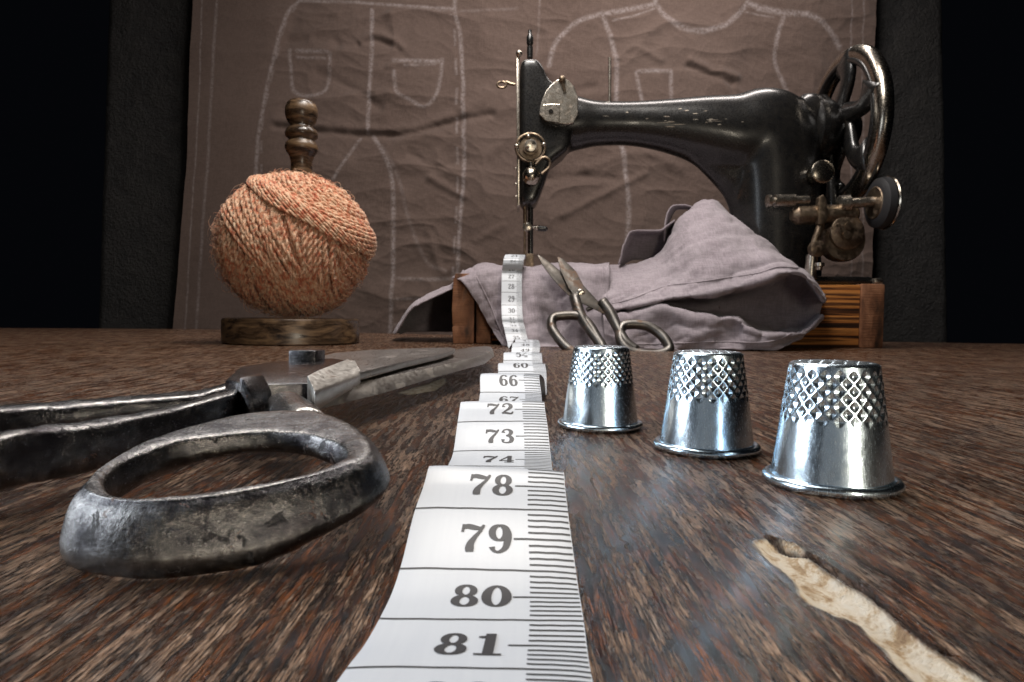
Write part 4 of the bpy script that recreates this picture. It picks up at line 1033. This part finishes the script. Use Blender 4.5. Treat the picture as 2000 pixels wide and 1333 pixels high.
# ================================================================== BIG SHEARS in front
def hammered(o, amp=.03, sc=1.4, seed=0, lv=2):
    s = o.modifiers.new('s', 'SUBSURF'); s.levels = lv; s.render_levels = lv; bake(o)
    me = o.data
    for v in me.vertices:
        p = v.co
        n = mnoise.fractal(p*sc+Vector((seed, 0, 0)), 1.0, 2.0, 5); v.co += v.normal*n*amp
    me.polygons.foreach_set('use_smooth', [True]*len(me.polygons)); me.update()
def build_shears():
    t = thing('tailor_shears', 'large blackened iron tailor shears with an oval finger ring, left of the tape', 'shears', (-4.5, 14, 0))
    sl = .12; y0 = 7.2
    out = [(140,968),(150,945),(197,905),(260,869),(364,832),(468,809),(572,801),(650,808),(712,836),(742,874),(728,900),(650,928),(520,962),(364,986),(223,990)]
    inn = [(229,963),(212,945),(212,925),(249,895),(333,863),(400,851),(468,843),(530,841),(598,845),(655,863),(671,884),(640,905),(560,930),(460,949),(350,963),(280,968)]
    def ring_pts(px_, z):
        q = np.array(cr(px_, 8, True)); a = np.arctan2((q[:, 1]-905)/95, (q[:, 0]-440)/300); r = np.hypot((q[:, 1]-905)/95, (q[:, 0]-440)/300); i = np.argsort(a)
        g = np.linspace(-math.pi, math.pi, 72, endpoint=False); rr = np.interp(g, a[i], r[i], period=2*math.pi)
        return [PZ(440+300*R_*math.cos(a_), 905+95*R_*math.sin(a_), z, sl, y0) for a_, R_ in zip(g, rr)]
    OA = ring_pts(out, .84); IB = ring_pts(inn, .86)
    top = lambda y: .86+sl*(y-y0)
    rows = []
    for i in range(len(OA)):
        A = OA[i].copy(); B = IB[i].copy(); A.z = B.z = 0; w_ = (A-B).length
        t_ = (OA[(i+1) % 72]-OA[i-1]); d = Vector((t_.y, -t_.x, 0)).normalized()
        if d.dot(A-B) < 0: d = -d
        zt = top(A.y); tb = top(B.y); low = .03+min(max(0, (A.y-7.4))*.34, zt-.62)
        wall = min(.34, (tb-low)*.6); mid = A*.55+B*.45
        rows.append([B+Vector((0, 0, tb-.14)), B+d*.03+Vector((0, 0, tb-.04)), B+d*.10+Vector((0, 0, tb)),
                     A-d*min(.26, w_*.35)+Vector((0, 0, zt+.02)), A-d*.12+Vector((0, 0, zt-.01)), A+d*.0+Vector((0, 0, zt-.10)),
                     A+d*.12+Vector((0, 0, low+(zt-low)*.42)), A+d*.14+Vector((0, 0, low+(zt-low)*.28)), A+d*.09+Vector((0, 0, low+.07)), A-d*.05+Vector((0, 0, low-.02)),
                     mid+Vector((0, 0, low+.03)), B+d*.10+Vector((0, 0, tb-wall-.10)), B-d*.01+Vector((0, 0, tb-wall))])
    n = len(rows); m_ = 13
    vs = [v for r in rows for v in r]; fs = [(i*m_+j, ((i+1) % n)*m_+j, ((i+1) % n)*m_+(j+1) % m_, i*m_+(j+1) % m_) for i in range(n) for j in range(m_)]
    mb = MB(); mb.add(vs, fs)
    o = mb.build('ring_handle', M_iron, t, angle=None); hammered(o, .013, 1.8, 3)
    # ---- bars of the other handle (its ring lies outside the photo)
    def bar(pts, name, mt, lv=2, amp=.03, seed=0):
        # pts: (px, ytop, ybottom, Y, depth thickness)
        q = cr(pts, 4); vs = []; fs = []
        for (x, yt, yb, Y, th) in q:
            a = P(x, yt, Y); b = P(x, yb, Y); h = a.z-b.z; z = b.z
            s_ = Vector((-.25, 1, 0)).normalized()
            f = Vector((a.x, Y, 0))
            vs += [f+Vector((0, 0, z+h*.9))-s_*.0, f+s_*.12+Vector((0, 0, z+h)), f+s_*(th*.8)+Vector((0, 0, z+h*1.03)), f+s_*th+Vector((0, 0, z+h*.85)),
                   f+s_*th+Vector((0, 0, z+h*.1)), f+s_*(th*.75)+Vector((0, 0, z)), f+s_*.15+Vector((0, 0, z)), f-s_*.05+Vector((0, 0, z+h*.2)), f-s_*.08+Vector((0, 0, z+h*.6))]
        k = 9; n = len(q)
        fs = [(i*k+j, (i+1)*k+j, (i+1)*k+(j+1) % k, i*k+(j+1) % k) for i in range(n-1) for j in range(k)]+[tuple(range(k-1, -1, -1)), tuple(range((n-1)*k, n*k))]
        mb = MB(); mb.add(vs, fs); o = mb.build(name, mt, t, angle=None); hammered(o, amp, 1.5, seed, lv); return o
    bar([(-330,935,1130,7.6,1.0),(-160,888,1035,8.3,1.0),(0,851,966,9.0,1.0),(100,838,945,9.8,1.0),(220,822,918,10.7,1.0),(330,801,885,11.9,1.1),(420,775,857,13.0,1.3),(462,764,838,13.6,1.3)], 'handle_bar', M_iron, seed=1)
    bar([(-300,850,950,9.4,.9),(-150,820,900,10.4,.9),(0,799,868,11.6,.9),(130,790,846,12.6,.9),(260,780,826,13.5,1.0),(380,768,812,14.4,1.2),(450,752,800,15.0,1.6)], 'handle_bar', M_iron, seed=2)
    # ---- pivot body that carries the ring, then the lug
    def slab(poly, name, mt, bev=.05):
        # poly: (px, py, z, drop)
        top_ = [PZ(a, b, z) for a, b, z, d in poly]; dn = [Vector((0, 0, -d)) for a, b, z, d in poly]
        mb = MB(); mb.prism(top_, dn)
        if isinstance(mt, list): mb.m[0] = 1
        o = mb.build(name, mt, t, bev=bev, angle=30); return o
    slab([(486,752,1.42,.80),(612,748,1.42,.80),(640,724,1.42,.8),(690,706,1.42,.4),(650,700,1.42,.4),(560,704,1.42,.6),(470,716,1.42,.8),(440,742,1.42,.8)], 'pivot_body', M_iron_dark, .06)
    # neck dropping from the pivot body to the ring
    mb = MB()
    nk = cr([(555,796,13.2,.42,.36),(570,806,12.6,.42,.34),(585,818,11.8,.42,.32),(600,834,11.2,.40,.30)], 4)
    mb.tube([P(a, b, Y) for a, b, Y, r, h in nk], [h for *_, h in nk], 14, up=(0, 0, 1), ry=[r for a, b, Y, r, h in nk]); o = mb.build('neck', M_iron, t, angle=None); hammered(o, .02, 1.8, 5, 1)
    mb = MB(); lug = [P(466, 737, 12.6), P(476, 742, 12.6), P(491, 772, 12.5), P(497, 800, 12.5), P(484, 800, 12.5), P(470, 768, 12.6)]
    mb.prism(lug, (.05, .9, 0)); mb.build('stop_lug', M_iron_dark, t, bev=.04)
    # ---- lower blade
    topz, botz = 1.05, .55
    e = [(600,772),(742,738),(855,716),(925,699),(950,690),(962,682),(958,677),(944,676.5),(925,678),(850,690),(760,706),(620,742)]
    bt = [(602,806),(745,770),(855,737),(901,724),(945,712),(966,696),(958,681),(944,680),(925,682),(850,695),(760,713),(620,752)]
    mb = MB(); n = len(e); vs = [PZ(a, b, topz) for a, b in e]+[PZ(a, b, z_) for (a, b), z_ in zip(bt, [.73,.69,.73,.76,.72,.78,.9,.9,.72,.65,.65,.65])]
    # keep the far side under the near top edge
    mb.add(vs, [tuple(range(n)), tuple(range(2*n-1, n-1, -1))], 1); mb.f += [[i, i+n, (i+1) % n+n, (i+1) % n] for i in range(n)]; mb.m += [0]*n
    mb.build('blade', [M_blade, M_blade_shaded], t, bev=.03, angle=30)
    # ---- upper blade
    slab([(700,728,1.36,.22),(790,706,1.36,.22),(860,692,1.36,.2),(885,685,1.36,.18),(889,681,1.36,.15),(880,679,1.36,.15),(800,681,1.36,.2),(720,684,1.36,.22),(650,690,1.36,.22),(600,704,1.36,.22),(640,716,1.36,.22)], 'blade', [M_blade, M_blade_shaded], .03)
    slab([(600,733,1.62,.60),(622,722,1.62,.6),(676,702,1.62,.55),(694,704,1.62,.5),(704,722,1.50,.36),(700,736,1.36,.22),(615,766,1.36,.40)], 'blade_shoulder', M_blade, .04)
    # ---- pivot bolt
    c = PZ(596, 704, 1.45); Y = c.y
    mb = MB(); r_ = .40
    a0 = .70; hexp = [Vector((P(596, 700, Y).x+.60*math.cos(a0+k*math.pi/2), Y+.60*math.sin(a0+k*math.pi/2)+.2, P(596, 684, Y).z)) for k in range(4)]
    mb.prism(hexp, (0, 0, -.55)); mb.build('pivot_bolt', M_iron_dark, t, bev=.07)
    adopt(t)
build_shears()

# ================================================================== SMALL SCISSORS leaning on the cloth
def build_small():
    t = thing('scissors', 'small worn steel scissors leaning half open against the linen garment', 'scissors', tuple(PZ(1190, 692, 0)))
    YD = lambda y: 55.6+(695-y)/195*6.0
    Q = lambda x, y, o=0: P(x, y, YD(y)-o)
    def plate(pts, th, name, off, mt=M_smallblade, bev=.05):
        mb = MB(); mb.prism([Q(a, b, off) for a, b in pts], (0, th, 0)); return mb.build(name, mt, t, bev=bev)
    # blade running from the left tip to the right handle, and the other one
    plate([(1049,497),(1056,500),(1082,519),(1100,534),(1118,560),(1142,577),(1135,592),(1118,585),(1096,563),(1076,541),(1059,518)], .26, 'blade', .05)
    plate([(1088,501),(1100,506),(1125,530),(1140,558),(1176,597),(1192,613),(1178,613),(1130,590),(1110,562),(1095,530)], .28, 'blade', .36)
    def bar(pts, rad, name, off=.1, closed=False):
        q = cr([(a, b, r) for (a, b), r in zip(pts, rad)], 6, closed); mb = MB()
        mb.tube([Q(a[0], a[1], off) for a in q], [a[2] for a in q], 14, closed=closed, up=(0, 1, 0), ry=[a[2]*.85 for a in q]); return mb.build(name, M_smallsteel, t, angle=None)
    bar([(1176,590),(1192,612),(1206,640),(1222,668),(1244,684)], [.60,.60,.52,.52,.46], 'shank', .2)
    bar([(1122,580),(1132,612),(1148,640),(1166,664),(1178,684)], [.58,.58,.50,.48,.44], 'shank', .0)
    # finger rings
    bar([(1080,622),(1100,617),(1130,618),(1150,634),(1166,660),(1176,680),(1160,694),(1130,692),(1108,680),(1090,660),(1078,640)], [.50]*11, 'finger_ring', .0, True)
    bar([(1214,640),(1232,634),(1262,637),(1286,650),(1302,668),(1306,684),(1284,693),(1252,692),(1228,684),(1212,664)], [.52]*10, 'finger_ring', .2, True)
    mb = MB(); mb.lathe(Q(1134, 573, .3), (0, -1, 0), [(0, .36), (.1, .36), (.16, .28), (.17, .05)], 18); mb.box(Q(1134, 573, .48), (.1, .05, .5), rot=Matrix.Rotation(.9, 3, 'Y')); mb.build('pivot_screw', M_nickel, t)
    mb = MB(); mb.tube([Q(1146, 606, 0), Q(1158, 600, .1)], .2, 8); mb.build('stop', M_smallsteel, t)
    adopt(t)
build_small()
